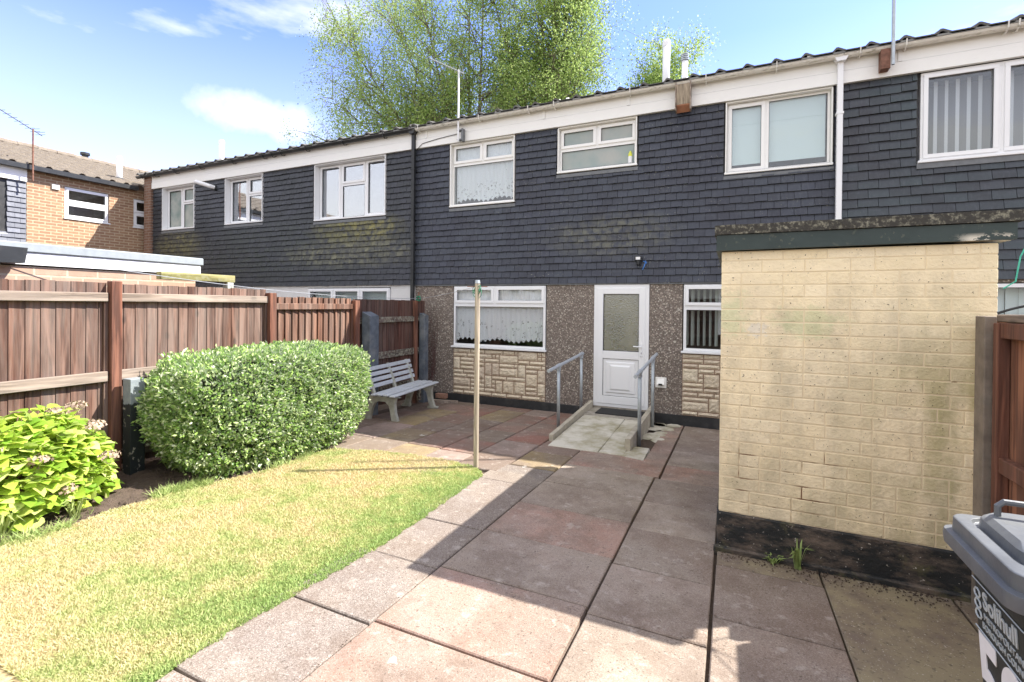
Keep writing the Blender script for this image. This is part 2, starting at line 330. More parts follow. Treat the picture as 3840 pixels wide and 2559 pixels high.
# paving
def m_pave(name, cols, spk=1., soft=.6):
    t = NT(name); i = t.isl(); fine = t.vor(230); s = t.n('ShaderNodeSeparateColor'); t.put(s.inputs[0], fine)
    c = t.ramp(i, *[(k/len(cols), cc) for k, cc in enumerate(cols)], interp='CONSTANT')
    off = t.n('ShaderNodeVectorMath', operation='ADD'); cmb = t.n('ShaderNodeCombineXYZ'); t.put(cmb.inputs[0], t.math('MULTIPLY', i, 61.)); t.put(cmb.inputs[1], t.math('MULTIPLY', i, 23.)); t.put(off.inputs[0], t.geo.outputs['Position']); t.put(off.inputs[1], cmb.outputs[0])
    half = t.ramp(t.noise(1.7, off.outputs[0], 4, .5), (.44, 0.), (.58, 1.)); c = t.mix(t.math('MULTIPLY', half, .6), c, (.29, .24, .18) if len(cols) < 6 else (.2, .16, .13))
    blot = t.ramp(t.noise(2.1, detail=5, rough=.6), (.42, 0.), (.58, 1.))
    c = t.mix(t.math('MULTIPLY', blot, soft), c, (.36, .31, .27))
    wet = t.ramp(t.noise(1.25, t.pos(loc=(4, 2, 0)), 6, .6), (.46, 0.), (.62, 1.))
    c = t.mix(t.math('MULTIPLY', wet, .5), c, (.14, .095, .07))
    c = t.mix(.4*spk, c, t.ramp(s.outputs[0], (0, (.07, .055, .045)), (.3, (.2, .165, .145)), (.7, (.24, .2, .175)), (.92, (.45, .41, .37))))
    pit = t.ramp(t.noise(65, detail=4), (.62, 0.), (.66, 1.)); c = t.mix(t.math('MULTIPLY', pit, .65), c, (.09, .07, .055))
    dk = t.ramp(t.noise(4.5, t.pos(loc=(7, 1, 3)), 9, .72), (.5, 0.), (.6, 1.)); c = t.mix(t.math('MULTIPLY', dk, .34), c, (.14, .1, .075))
    lt = t.ramp(t.noise(9, t.pos(loc=(1, 9, 2)), 9, .75), (.56, 0.), (.64, 1.)); c = t.mix(t.math('MULTIPLY', lt, .4), c, (.5, .45, .4))
    wd = t.ramp(t.noise(6.5, detail=2), (.76, 0.), (.775, 1.)); c = t.mix(t.math('MULTIPLY', wd, .55), c, (.7, .68, .64))
    return t.pbr(c, .88, t.bump(t.math('ADD', t.noise(120, detail=3), t.math('MULTIPLY', pit, -1.)), .4, .006), spec=.25)
M['pave'] = m_pave('concrete paving slab', [(.33, .25, .195), (.37, .205, .155), (.38, .31, .245), (.23, .17, .13), (.40, .235, .175)], .75, soft=.35)
M['pave_patio'] = m_pave('patio slab', [(.25, .105, .075), (.18, .135, .098), (.24, .145, .11), (.27, .2, .09), (.2, .11, .082), (.32, .235, .2), (.15, .10, .074)], .5, soft=.08)
M['pave_left'] = m_pave('gritty paving slab', [(.2, .17, .145), (.25, .19, .155), (.17, .15, .13), (.205, .175, .15)], 1.25, .15)
t = NT('pale ramp slab'); k = t.ramp(t.noise(3.2, detail=7, rough=.65), (.42, 0.), (.62, 1.)); M['ramp'] = t.pbr(t.mix(k, (.56, .53, .45), (.33, .30, .2)), .85, t.bump(t.noise(60), .3, .005))
t = NT('damp concrete ground'); c = t.mix(t.ramp(t.noise(3, detail=7, rough=.65), (.4, 0.), (.6, 1.)), (.27, .225, .14), (.17, .13, .1)); c = t.mix(t.ramp(t.noise(40, detail=4), (.6, 0.), (.68, .7)), c, (.08, .065, .05)); c = t.mix(t.ramp(t.noise(90, detail=2), (.66, 0.), (.7, .7)), c, (.55, .5, .44)); M['damp'] = t.pbr(c, .8, t.bump(t.noise(60), .5, .008))
t = NT('soil'); c = t.mix(t.noise(20, detail=7, rough=.7), (.045, .032, .024), (.16, .115, .085)); M['soil'] = t.pbr(c, .95, t.bump(t.noise(35, detail=6, rough=.7), 1., .03))
t = NT('lawn turf'); c = t.ramp(t.noise(30, detail=6, rough=.7), (.3, (.12, .09, .04)), (.45, (.42, .33, .17)), (.7, (.6, .48, .28))); M['turf'] = t.pbr(c, .95, t.bump(t.noise(90, detail=4), .8, .02))
def m_leaf(name, ramp_stops, trans=.4, rough=.5, attr=False, shift=None):
    t = NT(name)
    f = t.isl()
    if attr:
        a = t.n('ShaderNodeAttribute', attribute_name='tone'); f = a.outputs['Fac']
    c = t.ramp(f, *ramp_stops)
    p = t.n('ShaderNodeBsdfPrincipled'); t.put(p.inputs['Base Color'], c); p.inputs['Roughness'].default_value = rough; p.inputs['Specular IOR Level'].default_value = .3
    tl = t.n('ShaderNodeBsdfTranslucent'); t.put(tl.inputs[0], t.mix(.4, c, tuple(min(1, v*1.5) for v in ramp_stops[-1][1])))
    m = t.n('ShaderNodeMixShader'); m.inputs[0].default_value = trans; t.put(m.inputs[1], p.outputs[0]); t.put(m.inputs[2], tl.outputs[0]); t.put(t.out.inputs[0], m.outputs[0]); return t.m
M['grass'] = m_leaf('grass blade', [(0, (.66, .53, .32)), (.3, (.60, .54, .28)), (.55, (.46, .50, .20)), (1, (.29, .40, .13))], .3, .6, True)
M['hedge'] = m_leaf('hedge leaf', [(0, (.07, .15, .025)), (.35, (.16, .3, .05)), (.65, (.34, .5, .12)), (.85, (.55, .66, .28)), (1, (.88, .92, .7))], .3, .28)  # palest stops put whitish highlights into the leaf colour
M['hydra'] = m_leaf('hydrangea leaf', [(0, (.16, .32, .03)), (.4, (.32, .5, .06)), (.8, (.5, .62, .1)), (1, (.7, .78, .28))], .4, .35)
M['birch'] = m_leaf('birch leaf', [(0, (.12, .22, .045)), (.5, (.26, .38, .095)), (1, (.46, .56, .2))], .45, .5)
M['dead'] = simple('dried flower head', (.46, .36, .3), .9, .3, 60)
M['twig'] = simple('brown twig', (.2, .13, .08), .9, .3, 40)
M['bark'] = simple('dark birch bark', (.13, .1, .08), .9, .4, 6, dirt=(.4, .38, .34), dirtamt=.6)
M['bench'] = simple('pale grey bench slat', (.5, .53, .56), .45, .08, 20, dirt=(.3, .3, .27), dirtamt=.35)
M['bench_leg'] = simple('algae stained grey bench leg', (.42, .42, .36), .6, .2, 12, dirt=(.2, .19, .1), dirtamt=.7)
M['galv'] = simple('galvanised steel', (.42, .46, .48), .42, .12, 25, metal=.45)
M['galv_rail'] = simple('grey painted rail', (.42, .46, .5), .4, .1, 30, metal=.1)
M['rubber'] = simple('black rubber', (.02, .02, .02), .8, .2, 60, bump=.6)
M['bin'] = simple('grey plastic bin lid', (.1, .108, .118), .42, .12, 7, dirt=(.23, .24, .24), dirtamt=.4)
M['bin_body'] = simple('dark bin body', (.022, .026, .024), .5, .2, 8)
M['decal'] = simple('white lettering', (.75, .75, .75), .5, .05)
M['decal_grey'] = simple('grey lettering', (.42, .46, .46), .5, .05)
M['line_green'] = simple('green cord', (.08, .5, .36), .6, .15, 40)
M['line_dkgreen'] = simple('dark green cord', (.03, .2, .11), .6, .15, 40)
M['wire'] = simple('steel clothes line', (.35, .37, .4), .5, .1, 30)
M['blue'] = simple('blue cable', (.06, .2, .55), .5); M['yellow'] = simple('yellow cap', (.75, .78, .1), .5); M['pinkp'] = simple('pink plastic', (.7, .35, .36), .5)
M['rust'] = simple('rusty iron', (.2, .1, .07), .85, .4, 20); M['lead'] = simple('grey lead', (.16, .17, .18), .6, .15, 12)
M['felt'] = simple('grey felt trim', (.27, .3, .32), .75, .1, 14)
def m_brick(name, cols, mort, axes, bw=.225, bh=.075, soft=.0, ms=.011):
    t = NT(name); x, y, z = t.xyz(); cb = t.n('ShaderNodeCombineXYZ'); t.put(cb.inputs[0], x if axes == 'x' else y); t.put(cb.inputs[1], z)
    b = t.n('ShaderNodeTexBrick'); t.put(b.inputs['Vector'], cb.outputs[0]); b.inputs['Scale'].default_value = 1; b.inputs['Brick Width'].default_value = bw; b.inputs['Row Height'].default_value = bh
    b.inputs['Mortar Size'].default_value = ms; b.inputs['Mortar Smooth'].default_value = .2; b.inputs['Bias'].default_value = 0
    for k, cc in zip(('Color1', 'Color2', 'Mortar'), (cols[0], cols[1], mort)): b.inputs[k].default_value = (*cc, 1)
    c = t.mix(t.ramp(t.noise(12, detail=6), (.4, 0.), (.7, .35)), b.outputs[0], tuple(v*.6 for v in cols[0]))
    return t.pbr(c, .9, t.bump(t.math('ADD', t.math('MULTIPLY', b.outputs['Fac'], -1.), t.math('MULTIPLY', t.noise(50), .3)), .6, .012))
M['brick_y'] = m_brick('buff brick along y', [(.38, .235, .14), (.29, .165, .1)], (.52, .41, .28), 'y')
M['brick_x'] = m_brick('red brown brick along x', [(.2, .11, .075), (.26, .15, .1)], (.3, .24, .2), 'x')
M['brick_store'] = m_brick('pale pink brick along y', [(.44, .3, .22), (.38, .26, .19)], (.5, .42, .31), 'y', .27, .086)
t = NT('concrete roof tile'); c = t.mix(t.noise(5, detail=7, rough=.7), (.13, .105, .085), (.3, .26, .21)); M['roof_brown'] = t.pbr(c, .95, t.bump(t.noise(30, detail=5), .8, .02))
t = NT('dark roof tile'); c = t.mix(t.noise(7, detail=7, rough=.7), (.05, .05, .048), (.16, .155, .145)); M['roof_dark'] = t.pbr(c, .9, t.bump(t.noise(30, detail=5), .8, .02))
# shed materials
t = NT('cream painted brick'); x, y, z = t.xyz(); i = t.isl()
base = t.mix(t.ramp(i, (0, 0.), (1, 1.)), (.88, .74, .48), (.92, .79, .54))
base = t.mix(t.ramp(t.noise(3.5, detail=4), (.4, 0.), (.65, .5)), base, (.7, .6, .42))
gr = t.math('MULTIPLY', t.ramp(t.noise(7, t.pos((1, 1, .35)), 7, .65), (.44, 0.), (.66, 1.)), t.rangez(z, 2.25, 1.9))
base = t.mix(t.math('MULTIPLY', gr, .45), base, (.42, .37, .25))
alg = t.math('MULTIPLY', t.ramp(t.noise(5, t.pos((1, 1, .45), loc=(2, 0, 1)), 6, .6), (.40, 0.), (.6, 1.)), t.math('MULTIPLY', t.rangez(x, .55, 1.25), t.rangez(z, 2.05, 1.3)))
base = t.mix(t.math('MULTIPLY', alg, .75), base, (.36, .33, .14))
lowd = t.math('MULTIPLY', t.ramp(t.noise(6, t.pos((1, 1, .5)), 5), (.4, 0.), (.62, 1.)), t.rangez(z, .95, .5)); base = t.mix(t.math('MULTIPLY', lowd, .45), base, (.34, .3, .16))
def blob(cx, cz, rx, rz, soft=.35):
    dx = t.math('DIVIDE', t.math('SUBTRACT', x, cx), rx); dz = t.math('DIVIDE', t.math('SUBTRACT', z, cz), rz)
    d = t.math('ADD', t.math('SQRT', t.math('ADD', t.math('MULTIPLY', dx, dx), t.math('MULTIPLY', dz, dz))), t.math('MULTIPLY', t.math('SUBTRACT', t.noise(14, detail=6, rough=.7), .5), 2.4))
    return t.rangez(d, 1., 1.-soft)
base = t.mix(t.math('MULTIPLY', blob(.47, 1.80, .22, .13, .6), .38), base, (.34, .46, .22))
base = t.mix(t.math('MULTIPLY', blob(.0, 1.83, .12, .2, .6), .4), base, (.38, .5, .26))
base = t.mix(t.math('MULTIPLY', blob(.17, 1.735, .07, .055, .1), .75), base, (.74, .68, .56))
grim = t.ramp(t.noise(13, detail=9, rough=.75), (.54, 0.), (.66, 1.)); base = t.mix(t.math('MULTIPLY', grim, .3), base, (.45, .38, .24))
sp_ = t.ramp(t.noise(70, detail=3), (.69, 0.), (.71, 1.)); base = t.mix(sp_, base, (.08, .06, .04))
chip = t.math('MULTIPLY', blob(.115, .70, .07, .035, .08), 1.); 
M['shed_brick'] = t.pbr(base, .8, t.bump(t.math('ADD', t.noise(30, detail=5), t.math('MULTIPLY', t.noise(70, detail=4), .6)), .6, .012), spec=.3)
t = NT('painted mortar joint'); x, y, z = t.xyz()
k = t.math('MAXIMUM', t.math('MULTIPLY', t.ramp(t.noise(6, detail=3), (.5, 0.), (.66, 1.)), t.math('MULTIPLY', t.rangez(z, .95, .9), t.math('MULTIPLY', t.rangez(x, .75, .65), t.rangez(x, -.1, .0)))), t.ramp(t.noise(7, detail=4), (.70, 0.), (.73, .8)))
M['shed_joint'] = t.pbr(t.mix(k, (.76, .64, .43), (.2, .11, .06)), .9)
t = NT('bitumen plinth'); k = t.ramp(t.noise(7, t.pos((.6, 1, 1.4)), 7, .7), (.46, 0.), (.66, 1.)); c = t.mix(k, (.02, .022, .022), (.17, .13, .1)); c = t.mix(t.ramp(t.noise(4, t.pos(loc=(3, 1, 2)), 6, .7), (.55, 0.), (.66, .7)), c, (.13, .12, .06)); c = t.mix(t.ramp(t.noise(60, detail=2), (.7, 0.), (.73, 1.)), c, (.5, .46, .4))
M['bitumen'] = t.pbr(c, .65, t.bump(t.noise(25, detail=6, rough=.7), .9, .015))
M['plinth'] = simple('black plinth paint', (.03, .031, .032), .6, .3, 10, dirt=(.12, .11, .1), dirtamt=.4)
t = NT('peeling dark green paint'); x, y, z = t.xyz(); peel = t.math('MULTIPLY', t.ramp(t.noise(16, t.pos((.6, 1, 1)), 6, .7), (.5, 0.), (.53, 1.)), t.math('MULTIPLY', t.rangez(x, 1.2, 1.28), t.rangez(z, 2.35, 2.32)))
c = t.mix(t.noise(8, detail=5), (.02, .034, .032), (.04, .06, .055)); c = t.mix(t.ramp(t.noise(30, detail=4), (.62, 0.), (.66, .5)), c, (.1, .11, .08)); c = t.mix(peel, c, (.62, .58, .48)); M['green_paint'] = t.pbr(c, .45, t.bump(t.noise(20, detail=5), .4, .006))
t = NT('lichen coping'); c = t.mix(t.ramp(t.noise(26, detail=6, rough=.7), (.5, 0.), (.66, 1.)), (.05, .047, .04), (.3, .29, .22)); M['coping'] = t.pbr(c, .9, t.bump(t.noise(40, detail=5), .8, .01))
# ------------------------------------------------------------------ ground
def struct(o): o['kind'] = 'structure'; return o
ys = [-400, -60, -14, -8, -4, -1, 0, 1, 2, 3, 4, 5, 6, 7, 8.1, 12, 40, 400]; xs = [-400, -60, -20, -6, -3, 0, 3, 10, 60, 400]
b = MB(); b.v = [(x, y, gz(y)-.03) for y in ys for x in xs]; nx = len(xs)
b.f = [(j*nx+i, j*nx+i+1, (j+1)*nx+i+1, (j+1)*nx+i) for j in range(len(ys)-1) for i in range(nx-1)]
struct(b.build('ground', M['soil']))
def slab(mb, x0, x1, y0, y1, g=.004, th=.05, jit=.003, c=.006, zf=gz):
    x0 += g; x1 -= g; y0 += g*1.4; y1 -= g*1.4; dz = random.uniform(-jit, jit)*.6; tx = random.uniform(-jit, jit)*.5
    P = []; cj = [(random.uniform(-.003, .003), random.uniform(-.003, .003)) for _ in range(4)]
    for k, (ins, dd) in enumerate(((0, -th), (0, -c), (c, 0))):
        for ci, (x, y, s_) in enumerate(((x0+ins, y0+ins, 1), (x1-ins, y0+ins, -1), (x1-ins, y1-ins, -1), (x0+ins, y1-ins, 1))):
            P.append((x+cj[ci][0], y+cj[ci][1], zf(y)+dd+dz+tx*s_))
    mb.quadlist(P, [(0,1,5,4),(1,2,6,5),(2,3,7,6),(3,0,4,7),(4,5,9,8),(5,6,10,9),(6,7,11,10),(7,4,8,11),(8,9,10,11)])
mid = MB(); yb = [-1.1, -.5, .12, .74, 1.37, 2.0, 2.63, 3.25, 3.9, 4.52, 5.19, 5.83]
for a, c_ in zip(yb, yb[1:]): slab(mid, -1.70, -.717, a, c_, g=.0045)
yb = [-.54, .08, .7, 1.32, 1.94, 2.57, 3.19, 3.82, 4.46, 5.16, 5.71, 6.4, 7.2, 8.05]
for a, c_ in zip(yb, yb[1:]): slab(mid, -.709 if a < 5.1 else -.66, -.09, a, c_)
for a, c_ in ((.34, .97), (.97, 1.6), (1.6, 2.23), (2.23, 2.86), (2.86, 3.5)): slab(mid, -.08, .54, a, c_)
slab(mid, -.92, -.67, 5.2, 8.05)
struct(mid.build('paving', M['pave']))
lf = MB(); yb = [-1.2, -.6, .05, .7, 1.33, 1.965, 2.595, 3.22, 4.3, 4.85]
for a, c_ in zip(yb, yb[1:]): slab(lf, -2.34, -1.70, a, c_, jit=.004)
struct(lf.build('path_edge_slabs', M['pave_left']))
pt = MB()
for k, (x0, x1) in enumerate(((-5.3, -4.85), (-4.85, -4.3), (-4.3, -3.77), (-3.77, -3.25), (-3.25, -2.77), (-2.77, -2.24), (-2.24, -1.70))):
    y = 4.1 + (0 if k < 5 else .1) + [0, .3, .1, .3, .0, .35, .665][k]
    while y < 8.05:
        y1 = min(8.07, y+random.choice((.63, .63, .63, .9))); 
        if 8.07-y1 < .25: y1 = 8.07
        slab(pt, x0, x1, y, y1, g=.008, c=.009); y = y1
struct(pt.build('patio', M['pave_patio']))
dp = MB()
for (x0, x1, y0, y1) in ((-.08, .54, 3.5, 3.79), (.54, 1.22, 2.2, 3.8), (.54, 1.22, .5, 2.2), (1.22, 1.8, .5, 3.8), (-.08,.54,-.4,.34)): slab(dp, x0, x1, y0, y1, g=.005)
struct(dp.build('concrete_ground', M['damp']))
lawn_poly = [(-2.2, -2.5), (-2.28, 0), (-2.26, 1.25), (-2.28, 1.62), (-2.25, 2.0), (-2.22, 2.61), (-2.24, 3.27), (-2.28, 3.85), (-2.32, 4.4), (-2.55, 4.58), (-3.1, 4.64), (-3.8, 4.56), (-4.35, 4.36), (-4.4, 4.13), (-4.32, 3.36), (-4.42, 2.99), (-4.52, 2.7), (-4.48, 2.39), (-4.5, 2.1), (-4.4, 1.82), (-4.5, 1.3), (-4.6, .2), (-4.5, -2.5)]
lawn_poly = [(x, y) for x, y in lawn_poly]
b = MB(); b.v = [(x, y, gz(y)-.002) for x, y in lawn_poly]; b.f = [tuple(range(len(lawn_poly)))]
struct(b.build('lawn', M['turf']))
LP = np.array(lawn_poly)
def inside(px, py):
    ins = np.zeros(len(px), bool); n = len(LP)
    for i in range(n):
        x1, y1 = LP[i]; x2, y2 = LP[(i+1) % n]
        c = ((y1 > py) != (y2 > py)) & (px < (x2-x1)*(py-y1)/(y2-y1+1e-12)+x1); ins ^= c
    return ins
def edgedist(px, py):
    d = np.full(len(px), 9.)
    for i in range(len(LP)):
        a = LP[i]; e = LP[(i+1) % len(LP)]-a; tt = np.clip(((px-a[0])*e[0]+(py-a[1])*e[1])/(e@e), 0, 1)
        d = np.minimum(d, np.hypot(px-a[0]-tt*e[0], py-a[1]-tt*e[1]))
    return d
def vnoise(x, y, s, seed):
    r = np.random.default_rng(seed); g = r.random((64, 64)); X = x*s+100; Y = y*s+100
    i = np.floor(X).astype(int); j = np.floor(Y).astype(int); u = X-i; v = Y-j; u = u*u*(3-2*u); v = v*v*(3-2*v)
    a = g[i % 64, j % 64]; b_ = g[(i+1) % 64, j % 64]; c = g[i % 64, (j+1) % 64]; d = g[(i+1) % 64, (j+1) % 64]
    return (a*(1-u)+b_*u)*(1-v)+(c*(1-u)+d*u)*v
def grass_patch(name, px, py, green, h, label):
    n = len(px); ang = rng.random(n)*2*np.pi; w = .0035+.003*rng.random(n); hh = h*(.5+.9*rng.random(n)); lean = rng.normal(0, .75, (n, 2))*hh[:, None]
    gzv = .0373*(8.1-np.clip(py, -14, 8.1))
    V = np.zeros((n, 3, 3)); dx = np.cos(ang)*w; dy = np.sin(ang)*w
    V[:, 0] = np.c_[px-dx, py-dy, gzv-.004]; V[:, 1] = np.c_[px+dx, py+dy, gzv-.004]; V[:, 2] = np.c_[px+lean[:, 0], py+lean[:, 1], gzv+hh]
    tone = np.clip(green+rng.normal(0, .16, n), 0, 1)
    o = npmesh(name, V.reshape(-1, 3), np.arange(n*3).reshape(-1, 3), M['grass'], attr=np.repeat(tone, 3))
    o['kind'] = 'stuff'; return tag(o, label, 'grass')
N = 330000; py = 1.0+rng.random(N)**1.5*3.7; px = -4.7+rng.random(N)*2.55
k = inside(px+.03*(vnoise(px, py, 17, 31)-.5)-.008, py+.05*(vnoise(px, py, 13, 32)-.5)); px, py = px[k], py[k]; ed = edgedist(px, py)
rightd = -2.24-px
gr = np.clip(1.0-(rightd+.3*(vnoise(px, py, 3, 5)-.5))/.75, 0, 1)**.8*.62+.2*np.clip(1-ed/.14, 0, 1)+.55*(vnoise(px, py, 1.9, 1)-.5)+.5*(vnoise(px, py, 7, 2)-.5)+.3*(vnoise(px, py, 19, 6)-.5)+.2
line_shade = np.exp(-((py-(4.2+.1*(px+2.5)))/.03)**2)*(px > -4) ; gr = gr+.2*line_shade  # clothes line shadow put into the grass tone as a stripe
grass_patch('grass', px, py, gr, .015, 'short mown lawn grass, straw yellow in the middle and green along the path')
# long fringe along the bed
E_ = []
seg = [(-4.35, 4.36), (-4.4, 4.13), (-4.32, 3.36), (-4.42, 2.99), (-4.52, 2.7), (-4.48, 2.39), (-4.5, 2.1), (-4.4, 1.82), (-4.5, 1.3)]
for a, c_ in zip(seg, seg[1:]):
    tt = rng.random(420); E_.append(np.c_[a[0]+(c_[0]-a[0])*tt+rng.normal(0, .035, 420), a[1]+(c_[1]-a[1])*tt])
E_ = np.concatenate(E_); keep = vnoise(E_[:, 0], E_[:, 1], 5, 9) > .42; E_ = E_[keep]
grass_patch('long_grass', E_[:, 0], E_[:, 1], np.full(len(E_), .8), .06, 'longer green grass fringing the soil bed in front of the hedge')
# soil bed
gx = np.linspace(-5.6, -4.2, 60); gy = np.linspace(-1., 4.9, 240); X, Y = np.meshgrid(gx, gy)
Z = .0373*(8.1-Y)+.012+.05*(vnoise(X.ravel(), Y.ravel(), 9, 3).reshape(X.shape)-.5)+.03*(vnoise(X.ravel(), Y.ravel(), 24, 4).reshape(X.shape)-.5)-.12*np.clip((X+4.55)/.3, 0, 1)
idx = np.arange(X.size).reshape(X.shape); Fq = np.stack([idx[:-1, :-1], idx[:-1, 1:], idx[1:, 1:], idx[1:, :-1]], -1).reshape(-1, 4)
struct(npmesh('soil_bed', np.c_[X.ravel(), Y.ravel(), Z.ravel()], Fq, M['soil']))
b = MB()
for k in range(1500):
    q = random.random()
    if q < .6: x, y, r_ = random.uniform(-5.3, -4.5), random.uniform(.9, 4.5), random.uniform(.006, .022)
    elif q < .85: x, y, r_ = random.uniform(-.05, 1.25), 3.70-abs(random.gauss(0, .08)), random.uniform(.003, .009)
    else: x, y, r_ = random.choice((-1.70, -.713, -.085, .54, -2.24))+random.gauss(0, .012), random.uniform(1.2, 7.5), random.uniform(.002, .006)
    z = gz(y)+r_*.4; b.quadlist([(x+r_, y, z), (x-.4*r_, y+r_, z), (x-.6*r_, y-.8*r_, z), (x, y, z+r_*.9)], [(0, 1, 2), (0, 1, 3), (1, 2, 3), (2, 0, 3)])
o = b.build('soil_crumbs', M['soil']); o['kind'] = 'stuff'; tag(o, 'dark soil crumbs scattered over the bed, joints and shed foot', 'debris')
# ------------------------------------------------------------------ windows
def ring(mb, x0, x1, z0, z1, t, y0, y1, c=.003):
    mb.cbox(x0, x1, y0, y1, z0, z0+t, c); mb.cbox(x0, x1, y0, y1, z1-t, z1, c)
    mb.cbox(x0, x0+t, y0, y1, z0+t, z1-t, c); mb.cbox(x1-t, x1, y0, y1, z0+t, z1-t, c)
def window(parent, x0, x1, z0, z1, yf, cells, glass, liner=None, sill=True, frame='upvc', T=.035, label=None, sill_out=.05, jamb=True, vents=()):
    """cells: (fx0,fx1,fz0,fz1,opening) in fractions; yf: front of frame; liner: y of wall face when recessed"""
    mb = MB(); panes = MB(); beads = MB()
    W_, H_ = x1-x0, z1-z0
    for (a, b_, c, d, op) in cells:
        X0, X1, Z0, Z1 = x0+a*W_, x0+b_*W_, z0+c*H_, z0+d*H_
        ring(mb, X0, X1, Z0, Z1, T, yf, yf+.06); q = T
        if op:
            ring(mb, X0+T*.55, X1-T*.55, Z0+T*.55, Z1-T*.55, .05, yf-.018, yf+.045); q = T*.55+.05
        ring(beads, X0+q-.002, X1-q+.002, Z0+q-.002, Z1-q+.002, .006, yf+.002, yf+.018, 0)
        panes.box(X0+q-.004, X1-q+.004, yf+.02, yf+.026, Z0+q-.004, Z1-q+.004)
    f = mb.build('window', M[frame], parent)
    if label: f['label'] = label
    panes.build('pane', M[glass], f); beads.build('gasket', M['black_plastic'], f)
    if liner is not None:
        l = MB(); g = .002
        l.box(x0-.02, x0-g, liner-.012, yf+.05, z0-.02, z1+.0); l.box(x1+g, x1+.02, liner-.012, yf+.05, z0-.02, z1)
        l.box(x0-.02, x1+.02, liner+.002, yf+.05, z1+g, z1+.02); l.build('liner', M['cream' if frame == 'upvc_old' else 'upvc'], f)
    if sill:
        s_ = MB(); s_.cbox(x0-.03, x1+.03, yf-sill_out, yf+.03, z0-.035, z0-.003); s_.build('sill', M[frame], f)
    for (a, b_, zz) in vents:
        v = MB(); v.box(x0+a*W_, x0+b_*W_, yf-.03, yf-.0185, z0+zz*H_, z0+zz*H_+.012); v.build('trickle_vent', M['lead'], f)
    return f
M['upvc_old'] = m_white('older cream upvc', (.88, .88, .86), .04, .45)
def curtain(f, x0, x1, z0, z1, y, mat, amp=.02, per=.09, scallop=0., name='curtain'):
    n = int((x1-x0)/.012); V = []; nz_ = 3
    for i in range(n+1):
        x = x0+(x1-x0)*i/n; a = amp*(.6+.4*math.sin(x*3.1))*math.sin(2*math.pi*x/per+1.2*math.sin(x*2.7)); zb = z0+scallop*abs(math.sin(math.pi*x/.1))+scallop*.5*math.sin(x*9)
        for k in range(nz_): V.append((x+.15*a*k, y+a*(1-.25*k), zb+(z1-zb)*k/(nz_-1)))
    b = MB(); b.v = V; b.f = [(i*nz_+k, (i+1)*nz_+k, (i+1)*nz_+k+1, i*nz_+k+1) for i in range(n) for k in range(nz_-1)]
    return b.build(name, M[mat], f, smooth=True)
def vblinds(f, x0, x1, z0, z1, y, mat, w=.09, pitch=.085, ang=35):
    b = MB(); x = x0
    while x < x1:
        a = R(ang+random.uniform(-8, 8)); dx, dy = math.cos(a)*w/2, math.sin(a)*w/2
        b.quadlist([(x-dx, y-dy, z0), (x+dx, y+dy, z0), (x+dx, y+dy, z1), (x-dx, y-dy, z1)], [(0, 1, 2, 3)]); x += pitch
    return b.build('vertical_blind', M[mat], f)
def holes_wall(x0, x1, z0, z1, holes, y0, y1, mb):
    xs = sorted({x0, x1, *[v for h in holes for v in h[:2] if x0 < v < x1]})
    for a, b_ in zip(xs, xs[1:]):
        segs = sorted([(max(z0, h[2]), min(z1, h[3])) for h in holes if h[0] < (a+b_)/2 < h[1] and h[3] > z0 and h[2] < z1]); z = z0
        for s_, e in segs:
            if s_ > z+1e-4: mb.box(a, b_, y0, y1, z, s_)
            z = max(z, e)
        if z < z1-1e-4: mb.box(a, b_, y0, y1, z, z1)
def tiles(parent, x0, x1, z0, z1, ch, tw, holes, mat, y=8.1):
    b = MB(); n = int(round((z1-z0)/ch))
    for k in range(n+1):
        zb = z0+k*ch; zt = min(z1, zb+ch*1.0)
        if zt-zb < .03: continue
        x = x0-(tw/2 if k % 2 else 0)
        wob = [random.uniform(-.003, .003) for _ in range(3)]
        while x < x1:
            a, c = max(x0, x)+.0025, min(x1, x+tw)-.0025; x += tw
            zz = zb+.003*math.sin(x*.9+k)+random.uniform(-.005, .005)
            ivs = [(a, c)]
            for h in holes:
                if h[2] < (zb+zt)/2 < h[3]:
                    nv = []
                    for (p, q) in ivs:
                        if h[1] <= p or h[0] >= q: nv.append((p, q)); continue
                        if h[0] > p: nv.append((p, h[0]))
                        if h[1] < q: nv.append((h[1], q))
                    ivs = nv
            for (p, q) in ivs:
                if q-p < .012: continue
                o = random.uniform(-.0025, .0025); o2 = random.uniform(-.002, .002); yb0 = y-.027+o; yt = y+.006
                b.hexa([(p, yb0+o2, zz), (q, yb0-o2, zz), (q, y+.02, zz), (p, y+.02, zz), (p, yt, zt+.004), (q, yt, zt+.004), (q, y+.02, zt+.004), (p, y+.02, zt+.004)])
    return b.build('tile_cladding', mat, parent)
